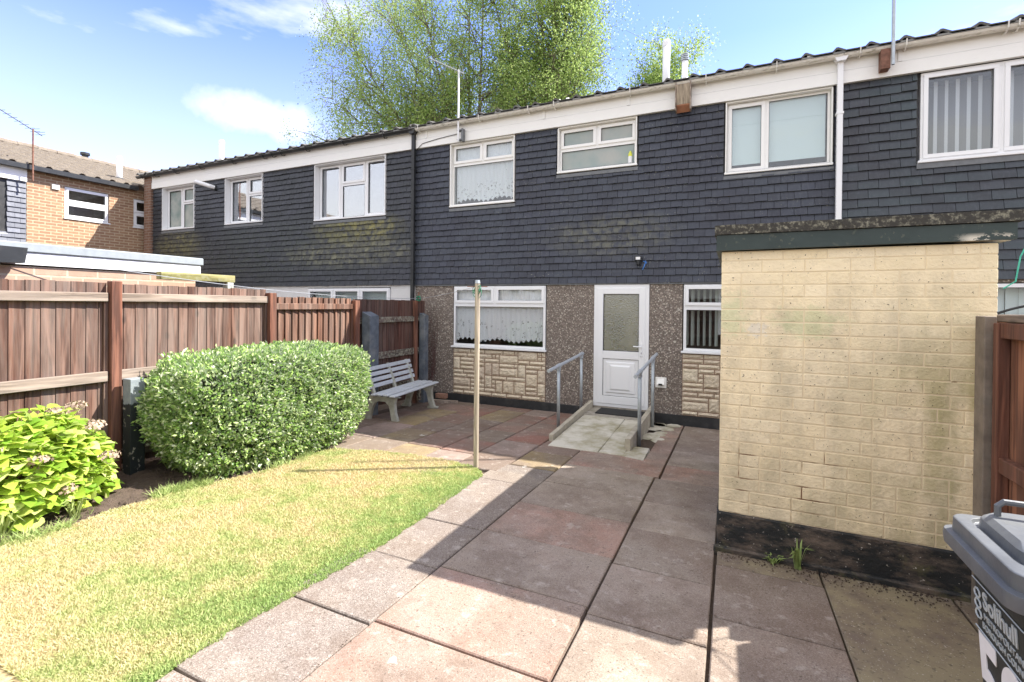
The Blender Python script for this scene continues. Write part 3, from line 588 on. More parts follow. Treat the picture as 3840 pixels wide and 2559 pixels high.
def roof(parent, x0, x1, ye, ze, yr, pitch, mat, name='roof'):
    """double-roman tiled slope from eave ye up to ridge yr and down the other side"""
    b = MB(); per = .375; prof = [(0, 0), (.045, .05), (.07, .05), (.16, 0), (.375, 0)]
    xs = []; zs = []
    x = x0
    while x < x1:
        for (dx, dz) in prof[:-1]: xs.append(min(x1, x+dx)); zs.append(dz)
        x += per
    xs.append(x1); zs.append(0); tp = math.tan(R(pitch)); L_ = yr-ye; nc = int(L_/.33)
    for side in (0, 1):
        for k in range(nc+1):
            y0, y1 = ye+k*.33, min(yr, ye+(k+1)*.33); zz0 = ze+(y0-ye)*tp+.02; zz1 = ze+(y1-ye)*tp
            if side: y0, y1 = 2*yr-y0, 2*yr-y1
            o = len(b.v)
            for xx, dz in zip(xs, zs): b.v += [(xx, y0, zz0+dz-.035), (xx, y0, zz0+dz), (xx, y1, zz1+dz*.98)]
            for i in range(len(xs)-1):
                q = o+i*3; b.f += [(q, q+3, q+4, q+1), (q+1, q+4, q+5, q+2)]
    zr = ze+L_*tp; b.tube([(x0, yr, zr+.03), (x1, yr, zr+.03)], .12, 8)
    return b.build(name, mat, parent)
def brackets(parent, xs, mat, y=7.97, z=5.4, name='gutter_bracket'):
    for x in xs:
        b = MB(); b.tube([(x, y-.075, z+.045), (x, y-.062, z-.03), (x, y, z-.072), (x, y+.06, z-.05), (x, y+.11, z-.02)], .009, 6); b.build(name, mat, parent)
def gutter(parent, x0, x1, mat, y=7.97, z=5.42):
    b = MB(); n = 9; V = []
    for r_ in (.062, .056):
        for k in range(n):
            a = math.pi*k/(n-1); V.append((y-math.cos(a)*r_, z-math.sin(a)*r_))
    poly = V[:n]+V[n:][::-1]
    b.prism(poly, 0, x0, x1); return b.build('gutter', mat, parent, smooth=False)
def fascia(parent, x0, x1, mat='fascia', joints=()):
    b = MB(); b.box(x0, x1, 8.045, 8.10, 5.045, 5.215); b.box(x0, x1, 8.055, 8.10, 5.222, 5.40)
    for j in joints: b.box(j-.025, j+.025, 8.040, 8.0545, 5.222, 5.395)
    f = b.build('fascia', M[mat], parent)
    g = MB(); g.box(x0, x1, 8.062, 8.1, 5.215, 5.222); g.build('groove', M['groove'], f)
    s_ = MB(); s_.box(x0, x1, 7.9, 8.3, 5.405, 5.43); s_.build('soffit_board', M['groove'], f); return f
def shell(parent, x0, x1, name='inner_wall'):
    b = MB(); b.box(x0, x0+.1, 8.32, 16.0, 0, 5.4); b.box(x1-.1, x1, 8.32, 16.0, 0, 5.4); b.box(x0+.1, x1-.1, 13, 13.1, 0, 5.4)
    b.box(x0+.1, x1-.1, 8.32, 13, 2.4, 2.5); b.box(x0+.1, x1-.1, 8.32, 13, 5.2, 5.3); b.box(x0+.1, x1-.1, 8.32, 13, -.05, .12)
    b.box(x0+.1, x1-.1, 15.8, 16., 0, 5.4)
    return b.build(name, M['inner'], parent)
def downpipe(parent, x, mat, z1=5.38, sq=True, hop=True):
    b = MB()
    if sq: b.cbox(x-.035, x+.035, 7.985, 8.055, .1, z1, .005)
    else: b.cyl(x, 8.02, .1, z1, .036)
    if hop: b.prism([(x-.1, z1+.03), (x+.1, z1+.03), (x+.05, z1-.06), (x-.05, z1-.06)], 1, 7.93, 8.04)
    for z in (4.6, 3.1, 1.6): b.cbox(x-.045, x+.045, 7.98, 8.09, z, z+.035, .003)
    return b.build('downpipe', mat, parent)
# ------------------------------------------------------------------ the middle house
H = thing('terraced_house', 'middle terraced house with white half-glazed back door, slate blue tiles and stone panels', 'house', (-2.3, 8.1, 0), 'terraced houses in a row')
hx0, hx1 = -5.9, 1.34
up_h = [(-5.07, -3.68, 3.80, 5.05), (-2.84, -1.46, 4.23, 5.05), (-.12, 1.27, 3.93, 5.05)]
dn_h = [(-4.99, -3.03, 1.07, 2.27), (-2.16, -1.23, .15, 2.27), (-.72, 1.0, 1.18, 2.27)]
b = MB(); holes_wall(hx0, hx1, .14, 2.28, dn_h, 8.118, 8.3, b); b.build('pebbledash_wall', M['pebble'], H)
b = MB(); holes_wall(hx0, hx1, 2.28, 5.4, up_h, 8.122, 8.3, b); b.build('upper_wall', M['plinth'], H)
b = MB(); b.cbox(hx0, -2.2, 8.095, 8.3, -.1, .14); b.cbox(-1.19, hx1, 8.095, 8.3, -.1, .155); b.build('plinth', M['plinth'], H)
b = MB(); b.box(hx0, hx1, 8.09, 8.12, 2.255, 2.28); b.build('lead_flashing', M['lead'], H)
tiles(H, hx0, hx1, 2.28, 5.05, .1204, .172, [(a-.025, b_+.025, c-.02, d) for a, b_, c, d in up_h], M['slate'])
for (a, b_, c, d) in up_h: MB().box(a-.02, b_+.02, 8.078, 8.094, c-.085, c-.028).build('apron_flashing', M['lead'], H)
shell(H, hx0, hx1); roof(H, hx0+.002, 9.2, 7.9, 5.425, 12.1, 17, M['roof_dark'])
fascia(H, hx0, hx1, 'fascia', (-5.62, -3.1, -1.6)); gutter(H, hx0+.02, 1.36, M['gutter']); brackets(H, [-5.72, -4.35, -3.35, -2.86, -1.55, -.4, .55], M['gutter'])
for xx in (-4.0, -2.78, -2.62, .95):
    b = MB(); b.tube([(xx-.02, 7.97, 5.42), (xx+.02, 7.97, 5.42)], .068, 12); b.build('gutter_joint', M['gutter'], H)
# random ashlar panels
def ashlar(parent, x0, x1, z0, z1, y, name='stone_panel'):
    u = .0775; nxc = int(round((x1-x0)/u)); nzc = int(round((z1-z0)/u)); ux, uz = (x1-x0)/nxc, (z1-z0)/nzc
    occ = np.zeros((nzc, nxc), bool); b = MB()
    opts = [(4, 1), (3, 1), (5, 1), (4, 1), (3, 1), (5, 2), (3, 3), (2, 3), (4, 1), (3, 1), (4, 1)]
    for r_ in range(nzc):
        for c in range(nxc):
            if occ[r_, c]: continue
            o = opts[:]; random.shuffle(o); o.append((1, 1))
            for (w, h) in o:
                if r_+h <= nzc and c+w <= nxc and not occ[r_:r_+h, c:c+w].any() and not (nxc-c-w == 1 and w > 1 and random.random() < .8): break
            occ[r_:r_+h, c:c+w] = True
            g = .0075; X0, X1 = x0+c*ux+g, x0+(c+w)*ux-g; Z0, Z1 = z0+r_*uz+g, z0+(r_+h)*uz-g; d = random.uniform(.018, .03); i = .014
            # pillow face with a finer grid
            nx_, nz_ = max(2, int((X1-X0)/.03)), max(2, int((Z1-Z0)/.03)); o0 = len(b.v)
            for kz in range(nz_+1):
                for kx in range(nx_+1):
                    ed_ = min(kx, nx_-kx, kz, nz_-kz); b.v.append((X0+(X1-X0)*kx/nx_, y-(0 if ed_ == 0 else d+random.uniform(-.006, .006)), Z0+(Z1-Z0)*kz/nz_))
            for kz in range(nz_):
                for kx in range(nx_): q = o0+kz*(nx_+1)+kx; b.f.append((q, q+1, q+nx_+2, q+nx_+1))
    p = b.build(name, M['stone'], parent)
    m = MB(); m.box(x0, x1, y+.001, 8.117, z0, z1); m.build('mortar', M['mortar'], p); return p
ashlar(H, -4.97, -3.04, .15, 1.03, 8.105); ashlar(H, -.71, .95, .16, 1.14, 8.105)
OLD = 'upvc_old'
f = window(H, -5.05, -3.70, 3.83, 5.018, 8.165, [(0, .5, .68, 1, 1), (.5, 1, .68, 1, 1), (0, 1, 0, .68, 0)], 'glass_up', 8.085, frame=OLD, sill_out=.1, label='upstairs window with a lace net curtain')
curtain(f, -5.0, -3.75, 3.90, 4.68, 8.228, 'lace_up', .02, .11, .05); curtain(f, -5.0, -3.75, 4.70, 4.96, 8.23, 'net', .014, .07)
f = window(H, -2.82, -1.48, 4.26, 5.018, 8.165, [(0, .5, .52, 1, 1), (.5, 1, .52, 1, 1), (0, 1, 0, .52, 0)], 'frost', 8.085, frame=OLD, sill_out=.1, label='wide obscured bathroom window with a yellow topped bottle')
b = MB(); b.tube([(-1.585, 8.178, 4.30), (-1.585, 8.178, 4.41)], .034, 12); bo = b.build('bottle', M['upvc'], f); b = MB(); b.tube([(-1.585, 8.178, 4.41), (-1.585, 8.178, 4.45), (-1.58, 8.178, 4.50)], [.033, .032, .012], 12); b.build('bottle_cap', M['yellow'], f)
f = window(H, -.10, 1.25, 3.96, 5.018, 8.165, [(0, .4, 0, 1, 1), (.4, 1, 0, 1, 0)], 'glass_up', 8.085, frame=OLD, sill_out=.1, label='upstairs window with pale roller blinds')
b = MB(); b.box(-.08, 1.2, 8.222, 8.226, 4.1, 5.0); b.box(-.08, 1.2, 8.216, 8.23, 4.09, 4.115); b.box(-.08, 1.2, 8.217, 8.229, 4.7, 4.706); b.build('roller_blind', M['roller'], f)
f = window(H, -4.97, -3.05, 1.09, 2.245, 8.105, [(0, .47, .70, 1, 1), (.47, 1, .70, 1, 1), (0, 1, 0, .70, 0)], 'glass', None, sill_out=.06, T=.045, label='ground floor window with a scalloped lace curtain')
curtain(f, -4.93, -3.1, 1.19, 1.88, 8.175, 'lace_dn', .018, .1, .045); curtain(f, -4.93, -3.1, 1.9, 2.21, 8.18, 'net', .014, .08)
f = window(H, -.70, .95, 1.19, 2.245, 8.105, [(0, .5, .66, 1, 1), (.5, 1, .66, 1, 1), (0, 1, 0, .66, 0)], 'glass', None, sill_out=.06, T=.045, label='ground floor window with vertical blinds beside the shed')
vblinds(f, -.66, .9, 1.27, 2.2, 8.26, 'blind', .085, .088, 60)
curtain(f, -.22, .3, 1.45, 2.2, 8.33, 'net', .02, .1)
# back door
D0, D1, DZ0, DZ1 = -2.155, -1.235, .18, 2.255
b = MB(); ring(b, D0, D1, DZ0, DZ1, .07, 8.10, 8.17); fr = None
df = b.build('door_frame', M['upvc'], H)
b = MB(); a0, a1, c0, c1 = D0+.06, D1-.06, DZ0+.055, DZ1-.06; Y0, Y1 = 8.088, 8.15
px0, px1 = a0+.1, a1-.1
b.cbox(a0, px0, Y0, Y1, c0, c1); b.cbox(px1, a1, Y0, Y1, c0, c1); b.cbox(px0, px1, Y0, Y1, c1-.1, c1); b.cbox(px0, px1, Y0, Y1, c0, c0+.13); b.cbox(px0, px1, Y0, Y1, 1.0, 1.13)
dr = b.build('door', M['upvc'], H, bevel=0)
b = MB(); zz0, zz1 = c0+.13, 1.0
b.box(px0, px1, Y0+.02, Y1-.01, zz0, zz1); 
def frustum(mb, x0, x1, z0, z1, ya, yb_, ins): mb.hexa([(x0, ya, z0), (x0, ya, z1), (x1, ya, z1), (x1, ya, z0), (x0+ins, yb_, z0+ins), (x0+ins, yb_, z1-ins), (x1-ins, yb_, z1-ins), (x1-ins, yb_, z0+ins)])
frustum(b, px0+.05, px1-.05, zz0+.05, zz1-.05, Y0+.021, Y0+.003, .018); frustum(b, px0+.12, px1-.12, zz0+.1, zz1-.1, Y0+.004, Y0-.012, .03)
b.build('door_panel', M['upvc'], dr)
b = MB(); ring(b, px0, px1, zz0, zz1, .006, Y0+.012, Y0+.0205, 0); ring(b, px0, px1, 1.13, c1-.1, .008, Y0+.01, Y0+.03, 0); b.build('gasket', M['black_plastic'], dr)
M['door_glass'] = m_glass('patterned door glass', refl=.3, rough=.04, frost=((.12, .12, .07), (.05, .055, .03)))
b = MB(); b.box(px0, px1, Y0+.03, Y0+.036, 1.13, c1-.1); b.build('pane', M['door_glass'], dr)
b = MB(); b.cbox(a1-.075, a1-.035, Y0-.012, Y0, 1.06, 1.28, .003); b.tube([(a1-.055, Y0-.012, 1.22), (a1-.055, Y0-.045, 1.22), (a1-.18, Y0-.045, 1.225)], .011, 8); b.build('handle', M['upvc'], dr)
b = MB(); b.box(a1-.06, a1-.05, Y0-.0135, Y0-.0125, 1.10, 1.13); b.build('keyhole', M['black_plastic'], dr)
b = MB(); b.box(D0, D1, 8.1, 8.35, .05, .178); b.build('threshold', M['concrete'], H)
b = MB(); b.cbox(-2.2, -1.19, 8.108, 8.2, 2.256, 2.275); b.build('lintel_trim', M['cream'], H)
# items on the wall
o = thing('bird_box', 'weathered wooden bird box with a pale orange sloping underside on the fascia', 'bird box', (-.73, 8.04, 5.1))
b = MB(); b.hexa([(-.83, 7.93, 5.06), (-.63, 7.93, 5.06), (-.63, 8.04, 4.98), (-.83, 8.04, 4.98), (-.83, 7.90, 5.36), (-.63, 7.90, 5.36), (-.63, 8.04, 5.38), (-.83, 8.04, 5.38)]); b.build('box', m_wood('grey box wood', [(.34, .27, .2), (.36, .3, .22), (.4, .33, .25)], knots=False), o)
b = MB(); b.box(-.846, -.831, 7.895, 8.04, 4.96, 5.39); b.box(-.629, -.614, 7.895, 8.04, 4.96, 5.39); b.build('side_board', M['rail'], o)
b = MB(); b.hexa([(-.83, 7.935, 5.045), (-.63, 7.935, 5.045), (-.63, 8.04, 4.965), (-.83, 8.04, 4.965), (-.83, 7.935, 5.057), (-.63, 7.935, 5.057), (-.63, 8.04, 4.977), (-.83, 8.04, 4.977)]); b.build('underside', simple('orange wood', (.42, .2, .12), .7), o)
o = thing('vent_cover', 'cream plastic flue vent cover low on the pebbledash right of the door', 'vent', (-1.03, 8.11, .65))
b = MB(); b.cbox(-1.12, -.95, 8.09, 8.117, .57, .74, .004); b.prism([(8.09, .72), (8.03, .63), (8.09, .62)], 0, -1.09, -.98); b.build('cover', M['cream'], o)
b = MB(); b.box(-1.065, -1.005, 8.028, 8.05, .615, .645); b.build('opening', M['black_plastic'], o)
o = thing('floodlight', 'small black security floodlight on the tiles above the back door', 'floodlight', (-1.4, 8.06, 2.65))
b = MB(); b.cbox(-1.46, -1.35, 8.0, 8.06, 2.64, 2.71, .005); b.build('housing', M['black_plastic'], o)
b = MB(); b.box(-1.44, -1.37, 7.994, 8.0, 2.655, 2.70); b.build('lamp_glass', M['upvc'], o)
b = MB(); b.cyl(-1.405, 8.03, 2.575, 2.64, .03, 10); b.cbox(-1.44, -1.37, 8.05, 8.09, 2.57, 2.7, .003); b.build('sensor', M['black_plastic'], o)
b = MB(); b.tube([(-1.33, 8.06, 2.63), (-1.29, 8.03, 2.61), (-1.31, 8.02, 2.54), (-1.34, 8.04, 2.49)], .008, 6); b.tube([(-1.30, 8.05, 2.64), (-1.27, 8.04, 2.60), (-1.32, 8.05, 2.57)], .006, 6); b.build('cable', M['blue'], o)
def yagi(name, label, x, y, zb, zt, boom, mat, els=9, mat_el='galv', bracket=True, droop=0.):
    o = thing(name, label, 'aerial', (x, y, zb)); b = MB(); b.tube([(x, y, zb), (x, y, zt)], .018, 8); b.build('mast', M[mat], o)
    bm_ = Vector(boom); b = MB(); top = Vector((x, y, zt-.03)); b.tube([top-bm_*.15, top+bm_*.85], .011, 6); b.build('boom', M[mat_el], o)
    side = bm_.cross(Vector((0, 0, 1))).normalized(); b = MB()
    for k in range(els):
        p = top-bm_*.12+bm_*(k/(els-1)*.95); h_ = .13-.05*k/els
        b.tube([p-side*h_, p+side*h_], .005, 5); 
        if k < 2: b.tube([p+Vector((0, 0, .06))-side*.12, p+Vector((0, 0, .06))+side*.12], .006, 5)
    b.build('element', M[mat_el], o)
    if bracket: b = MB(); b.box(x-.03, x+.06, y, y+.1, zb+.02, zb+.04); b.box(x-.03, x+.06, y, y+.1, zb+.2, zb+.22); b.box(x+.05, x+.09, y+.02, y+.1, zb, zb+.24); b.build('bracket', M['lead'], o)
    return o
yagi('tv_aerial', 'white poled television aerial above the lace curtained upstairs window', -4.8, 7.93, 5.02, 6.38, (-.62, -.25, .3), 'upvc', 12)
b = MB(); b.tube([(-5.82, 8.03, 5.02), (-5.7, 8.035, 5.12), (-5.3, 8.035, 5.17), (-4.85, 8.03, 5.2)], .006, 5); tag(b.build('aerial_cable', M['black_plastic']), 'thin black aerial cable clipped along the white fascia', 'cable')
o = thing('mast_pole', 'bare grey mast rising above the gutter on a rusty bracket', 'pole', (1.9, 7.87, 5.2)); b = MB(); b.tube([(1.9, 7.87, 5.12), (1.9, 7.87, 7.4)], .021, 8); b.build('pole', M['galv'], o)
b = MB(); b.box(1.78, 1.88, 7.9, 8.04, 5.1, 5.36); b.build('bracket', M['rust'], o)
def flue(label, x, y, zb, zt, r=.062, cowl=False, mat='upvc'):
    o = thing('flue_pipe', label, 'flue', (x, y, zb), 'flue pipes on the roofs'); b = MB(); b.cyl(x, y, zb, zt, r, 16)
    b.build('pipe', M[mat], o, smooth=True)
    b = MB(); b.tube([(x, y, zb+(zt-zb)*.28), (x, y, zb+(zt-zb)*.31)], r*1.35, 14); b.build('collar', M['lead'], o)
    b = MB()
    if cowl:
        for k in range(4): b.tube([(x, y, zt+.02+k*.035), (x, y, zt+.04+k*.035)], r*1.35, 14)
        b.tube([(x, y, zt), (x, y, zt+.16)], r*.9, 12)
    else: b.tube([(x, y, zt-.02), (x, y, zt+.06), (x, y, zt+.12)], [r*1.08, r*1.08, r*.8], 14)
    b.build('cowl', M['galv' if cowl else mat], o, smooth=False)
flue('tall white flue pipe, taller of the two above the bird box', -1.31, 10.5, 6.1, 7.35, .075)
flue('short pale flue with a ribbed cowl beside the taller white flue', -.94, 10.5, 6.1, 6.95, .06, True)
flue('white flue pipe with a dark collar on the left house roof', -14.75, 10.0, 5.95, 6.9, .08)
# ------------------------------------------------------------------ left house
HL = thing('terraced_house', 'left terraced house with mossy dark tiles, black gutter and white rendered ground floor', 'house', (-10.5, 8.1, 0), 'terraced houses in a row')
lx0, lx1 = -15.08, -5.9
up_l = [(-14.43, -13.02, 3.86, 5.05), (-11.79, -10.4, 3.86, 5.05), (-8.7, -6.66, 3.76, 5.05)]
b = MB(); holes_wall(lx0, lx1-.002, 0, 2.28, [(-8.9, -6.52, .9, 2.24)], 8.118, 8.3, b); b.build('render_wall', M['render'], HL)
b = MB(); holes_wall(lx0, lx1-.002, 2.28, 5.4, up_l, 8.122, 8.3, b); b.build('upper_wall', M['plinth'], HL)
tiles(HL, lx0+.22, lx1-.002, 2.28, 5.05, .1204, .165, [(a-.025, b_+.025, c-.02, d) for a, b_, c, d in up_l], M['slate_left'])
b = MB(); b.box(lx0-.1, lx0+.215, 8.03, 8.117, 0, 5.38); b.build('brick_pier', M['brick_x'], HL)
b = MB(); b.box(lx0-.1, lx0, 8.118, 16, 0, 5.4); b.build('gable_wall', M['brick_y'], HL)
shell(HL, lx0+.005, lx1-.005); roof(HL, lx0-.25, hx0-.002, 7.9, 5.425, 12.1, 17, M['roof_dark'])
fascia(HL, lx0+.22, lx1-.005); gutter(HL, lx0-.3, lx1+.1, M['black_plastic']); brackets(HL, [-15.1, -14.5, -13.6, -12.55, -11.3, -10.2, -9.9, -9.6, -8.8, -7.7, -6.6], M['black_plastic'])
downpipe(HL, -5.9, M['black_plastic'])
for (a, b_, c, d) in up_l: MB().box(a-.02, b_+.02, 8.078, 8.094, c-.085, c-.028).build('apron_flashing', M['lead'], HL)
f = window(HL, -14.40, -13.04, 3.89, 5.018, 8.23, [(0, .5, 0, 1, 1), (.5, 1, .62, 1, 1), (.5, 1, 0, .62, 0)], 'frost_left', 8.085, sill_out=.16, vents=((.07, .42, .93),), label='small obscured upstairs window nearest the brick pier')
f = window(HL, -11.76, -10.42, 3.89, 5.018, 8.23, [(0, .5, 0, 1, 1), (.5, 1, .62, 1, 1), (.5, 1, 0, .62, 0)], 'glass_left', 8.085, sill_out=.16, vents=((.07, .42, .93),), label='two light upstairs window with a pink bottle on its sill')
b = MB(); b.tube([(-10.62, 8.3, 3.95), (-10.62, 8.3, 4.1), (-10.62, 8.3, 4.15), (-10.62, 8.3, 4.2)], [.04, .04, .02, .02], 10); b.build('bottle', M['pinkp'], f)
curtain(f, -11.55, -11.1, 3.95, 4.3, 8.36, 'net', .01, .1)
f = window(HL, -8.67, -6.68, 3.79, 5.018, 8.23, [(0, .33, 0, 1, 1), (.33, .68, .62, 1, 1), (.33, .68, 0, .62, 0), (.68, 1, 0, 1, 1)], 'glass_left', 8.085, sill_out=.16, vents=((.05, .28, .94), (.73, .96, .94)), label='three light upstairs window above the mossy tiles')
b = MB(); b.quadlist([(-6.95, 8.34, 3.85), (-6.72, 8.34, 3.85), (-6.72, 8.34, 4.65)], [(0, 1, 2)]); b.build('curtain', M['net'], f)
b = MB(); b.box(-8.5, -6.7, 8.9, 8.92, 3.8, 5.1); b.build('room_screen', simple('pale room', (.28, .29, .32), .9), f)
f = window(HL, -8.88, -6.54, .92, 2.22, 8.1, [(0, .33, .72, 1, 1), (.33, .66, .72, 1, 1), (.66, 1, .72, 1, 1), (0, 1, 0, .72, 0)], 'glass', None, label='white ground floor window showing above the fence')
vblinds(f, -8.8, -6.6, 1.0, 2.2, 8.3, 'roller', .09, .085, 30)
for xx in (-14.9,):
    pass
o = thing('security_light', 'white tubular wall lamp between the two left upstairs windows', 'lamp', (-12.2, 8.09, 4.86))
b = MB(); b.tube([(-12.16, 8.07, 4.84), (-12.2, 7.98, 4.86), (-12.52, 7.8, 4.97)], [.05, .052, .052], 12); b.build('lamp_tube', M['upvc'], o, smooth=False); b = MB(); b.tube([(-12.14, 8.1, 4.82), (-12.16, 8.06, 4.83)], .065, 12); b.build('base', M['black_plastic'], o)
# ------------------------------------------------------------------ right house
HR = thing('terraced_house', 'right terraced house with larger blue grey tiles and white vertical blinds, beyond the white downpipe', 'house', (5.2, 8.1, 0), 'terraced houses in a row')
rx0, rx1 = 1.34, 9.1
up_r = [(2.24, 5.4, 3.86, 5.05)]
b = MB(); holes_wall(rx0+.002, rx1, 0, 2.28, [(2.3, 4.9, 1.0, 2.24)], 8.118, 8.3, b); b.build('pebbledash_wall', M['pebble'], HR)
b = MB(); holes_wall(rx0+.002, rx1, 2.28, 5.4, up_r, 8.122, 8.3, b); b.build('upper_wall', M['plinth'], HR)
tiles(HR, rx0+.002, rx1, 2.28, 5.05, .127, .235, [(a-.025, b_+.025, c-.02, d) for a, b_, c, d in up_r], M['slate_right'])
b = MB(); b.box(2.22, 5.42, 8.074, 8.092, 3.76, 3.835); b.build('apron_flashing', M['lead'], HR)
shell(HR, rx0+.005, rx1); fascia(HR, rx0+.003, rx1, 'fascia', (2.02,)); gutter(HR, 1.37, rx1, M['gutter']); brackets(HR, [1.55, 2.05, 3.05, 3.15, 4.1], M['gutter'])
downpipe(HR, 1.34, M['upvc'])
f = window(HR, 2.26, 5.38, 3.87, 5.035, 8.105, [(0, .26, 0, 1, 1), (.26, .74, 0, 1, 1), (.74, 1, 0, 1, 1)], 'glass_up', None, T=.05, label='upstairs window with white vertical blinds')
curtain(f, 2.32, 5.3, 3.9, 4.97, 8.5, 'sheer', .03, .3); vblinds(f, 2.36, 3.0, 3.9, 4.97, 8.3, 'vblind', .045, .115, 15); vblinds(f, 3.1, 5.3, 3.9, 4.97, 8.3, 'vblind', .05, .14, 15)
f = window(HR, 2.32, 4.88, 1.02, 2.225, 8.105, [(0, .5, 0, 1, 0), (.5, 1, 0, 1, 0)], 'glass', None, T=.05, label='ground floor window glimpsed right of the shed')
vblinds(f, 2.4, 4.8, 1.0, 2.2, 8.3, 'roller', .13, .125, 10)
# ------------------------------------------------------------------ brick house on the left (runs away from the camera)
BH = thing('brick_house', 'buff brick house end with brown tiled roof standing at right angles on the left', 'house', (-19.6, 5, 0))
bx = -15.4
def wall_y(mb, x0, x1, y0, y1, z0, z1, holes):
    t_ = MB(); holes_wall(y0, y1, z0, z1, holes, 0, 1, t_)
    mb.quadlist([((x0 if v[1] == 0 else x1), v[0], v[2]) for v in t_.v], t_.f)
b = MB(); wall_y(b, bx, bx-.2, 5.62, 16, 0, 5.05, [(6.34, 7.3, 3.99, 4.79), (7.88, 8.84, 3.99, 4.79)]); b.build('brick_wall', M['brick_y'], BH)
b = MB(); b.box(bx-.18, bx+.0, -6, 5.615, 0, 5.05); b.build('clad_wall', M['plinth'], BH)
b = MB()
for k in range(23):
    zb = 2.28+k*.1204; y = -6-(.1 if k % 2 else 0)
    if zb > 4.72: break
    while y < 5.6:
        y0_, y1_ = max(-6, y)+.002, min(5.6, y+.23)-.002; y += .23
        if zb > 3.38 and y1_ > 3.0 and y0_ < 5.26:
            if y1_ > 5.3: y0_ = 5.262
            else: continue
        if y1_-y0_ < .02: continue
        o_ = random.uniform(-.002, .002); b.hexa([(bx+.045+o_, y0_, zb), (bx+.045+o_, y1_, zb), (bx, y1_, zb), (bx, y0_, zb), (bx+.02, y0_, zb+.122), (bx+.02, y1_, zb+.122), (bx, y1_, zb+.122), (bx, y0_, zb+.122)])
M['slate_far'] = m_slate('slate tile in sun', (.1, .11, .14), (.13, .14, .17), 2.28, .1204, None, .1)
b.build('tile_cladding', M['slate_far'], BH)
b = MB(); b.box(bx+.002, bx+.07, -6, 5.6, 4.72, 5.07); b.build('fascia', M['fascia'], BH)
def winY(parent, y0, y1, z0, z1, cells, glass, label):
    f = window(parent, 0, y1-y0, z0, z1, 0, cells, glass, None, T=.05, sill_out=.06, label=label)
    off = world_loc(parent)
    for o_ in [f]+list(f.children):
        for v in o_.data.vertices:
            X, Y_, Z = v.co.x+off.x, v.co.y+off.y, v.co.z+off.z  # local x -> world y, local y (into wall) -> -x
            v.co = (bx-.03-Y_-off.x, y0+X-off.y, Z-off.z)
        o_.data.update()
    return f
cw = [(0, 1, .5, 1, 1), (0, 1, 0, .5, 1)]
winY(BH, 6.35, 7.29, 4.0, 4.78, cw, 'glass', 'wide two pane window in the sunlit brick'); winY(BH, 7.89, 8.83, 4.0, 4.78, cw, 'glass', 'window beside the corner pier')
winY(BH, 3.05, 5.25, 3.45, 4.7, [(0, .5, 0, 1, 0), (.5, 1, 0, 1, 1)], 'glass', 'window at the left edge of the photo')
b = MB(); b.box(bx-.6, bx-.55, -6, 16, 3.3, 5.0); b.build('inner_wall', M['inner'], BH)
rb = MB(); tp = math.tan(R(18)); per = .33
prof = [(0, 0), (.05, .045), (.11, .045), (.16, 0)]
yy = []; y = -6
while y < 16:
    for (d, h) in prof: yy.append((y+d, h))
    y += per
for k in range(13):
    xa, xb = bx+.2-k*.33, bx+.2-(k+1)*.33; za, zb = 5.12+k*.33*tp+.03, 5.12+(k+1)*.33*tp; o0 = len(rb.v)
    for (y, h) in yy: rb.v += [(xa, y, za+h-.04), (xa, y, za+h), (xb, y, zb+h)]
    for i in range(len(yy)-1): q = o0+i*3; rb.f += [(q, q+3, q+4, q+1), (q+1, q+4, q+5, q+2)]
xr = bx+.2-13*.33; zr = 5.12+13*.33*tp
rb.quadlist([(xr, -6, zr), (xr, 16, zr), (xr-4.3, 16, 5.1), (xr-4.3, -6, 5.1)], [(0, 1, 2, 3)])
ro = rb.build('roof', M['roof_brown'], BH)
for k in range(48):
    if 2 < (k*.46-6) < 14:
        b = MB(); y = -6+k*.46; b.tube([(xr+random.uniform(-.02, .02), y, zr+.02), (xr, y+.45, zr+.02+random.uniform(-.01, .02))], .11, 8); b.build('ridge_tile', M['roof_brown'], ro)
b = MB(); b.box(bx+.09, bx+.22, -6, 7.9, 5.0, 5.11); b.box(bx+.0, bx+.09, 5.62, 7.95, 5.03, 5.06); b.build('gutter', M['black_plastic'], BH)
b = MB(); b.box(bx-4, bx-3.9, -6, 16, 0, 5); b.box(bx-8.3, bx-.2, -6, -5.8, 0, 5); b.build('far_wall', M['brick_y'], BH)
b = MB(); b.cbox(bx+.001, bx+.04, 6.08, 6.23, 4.66, 4.78, .004); b.build('vent', M['upvc'], BH)
flue('white flue pipe on the brown tiled roof of the brick house', bx-.35, 7.7, 5.15, 5.85, .07)
o = thing('roof_vent', 'short dark vent poking over the ridge of the brown roof', 'vent', (-19.6, 8.6, 6.5)); b = MB(); b.cyl(-19.6, 8.6, 6.4, 6.72, .09, 10); b.cyl(-19.6, 8.6, 6.72, 6.8, .13, 10); b.build('cowl', M['black_plastic'], o)
yagi('tv_aerial', 'rusty mast aerial with a long boom on the corner of the brick house', bx+.3, 5.62, 4.72, 5.95, (.5, -1.3, .42), 'rust', 12, 'lead', False)
b = MB(); bpos = Vector((bx+.42, 5.2, 6.05))
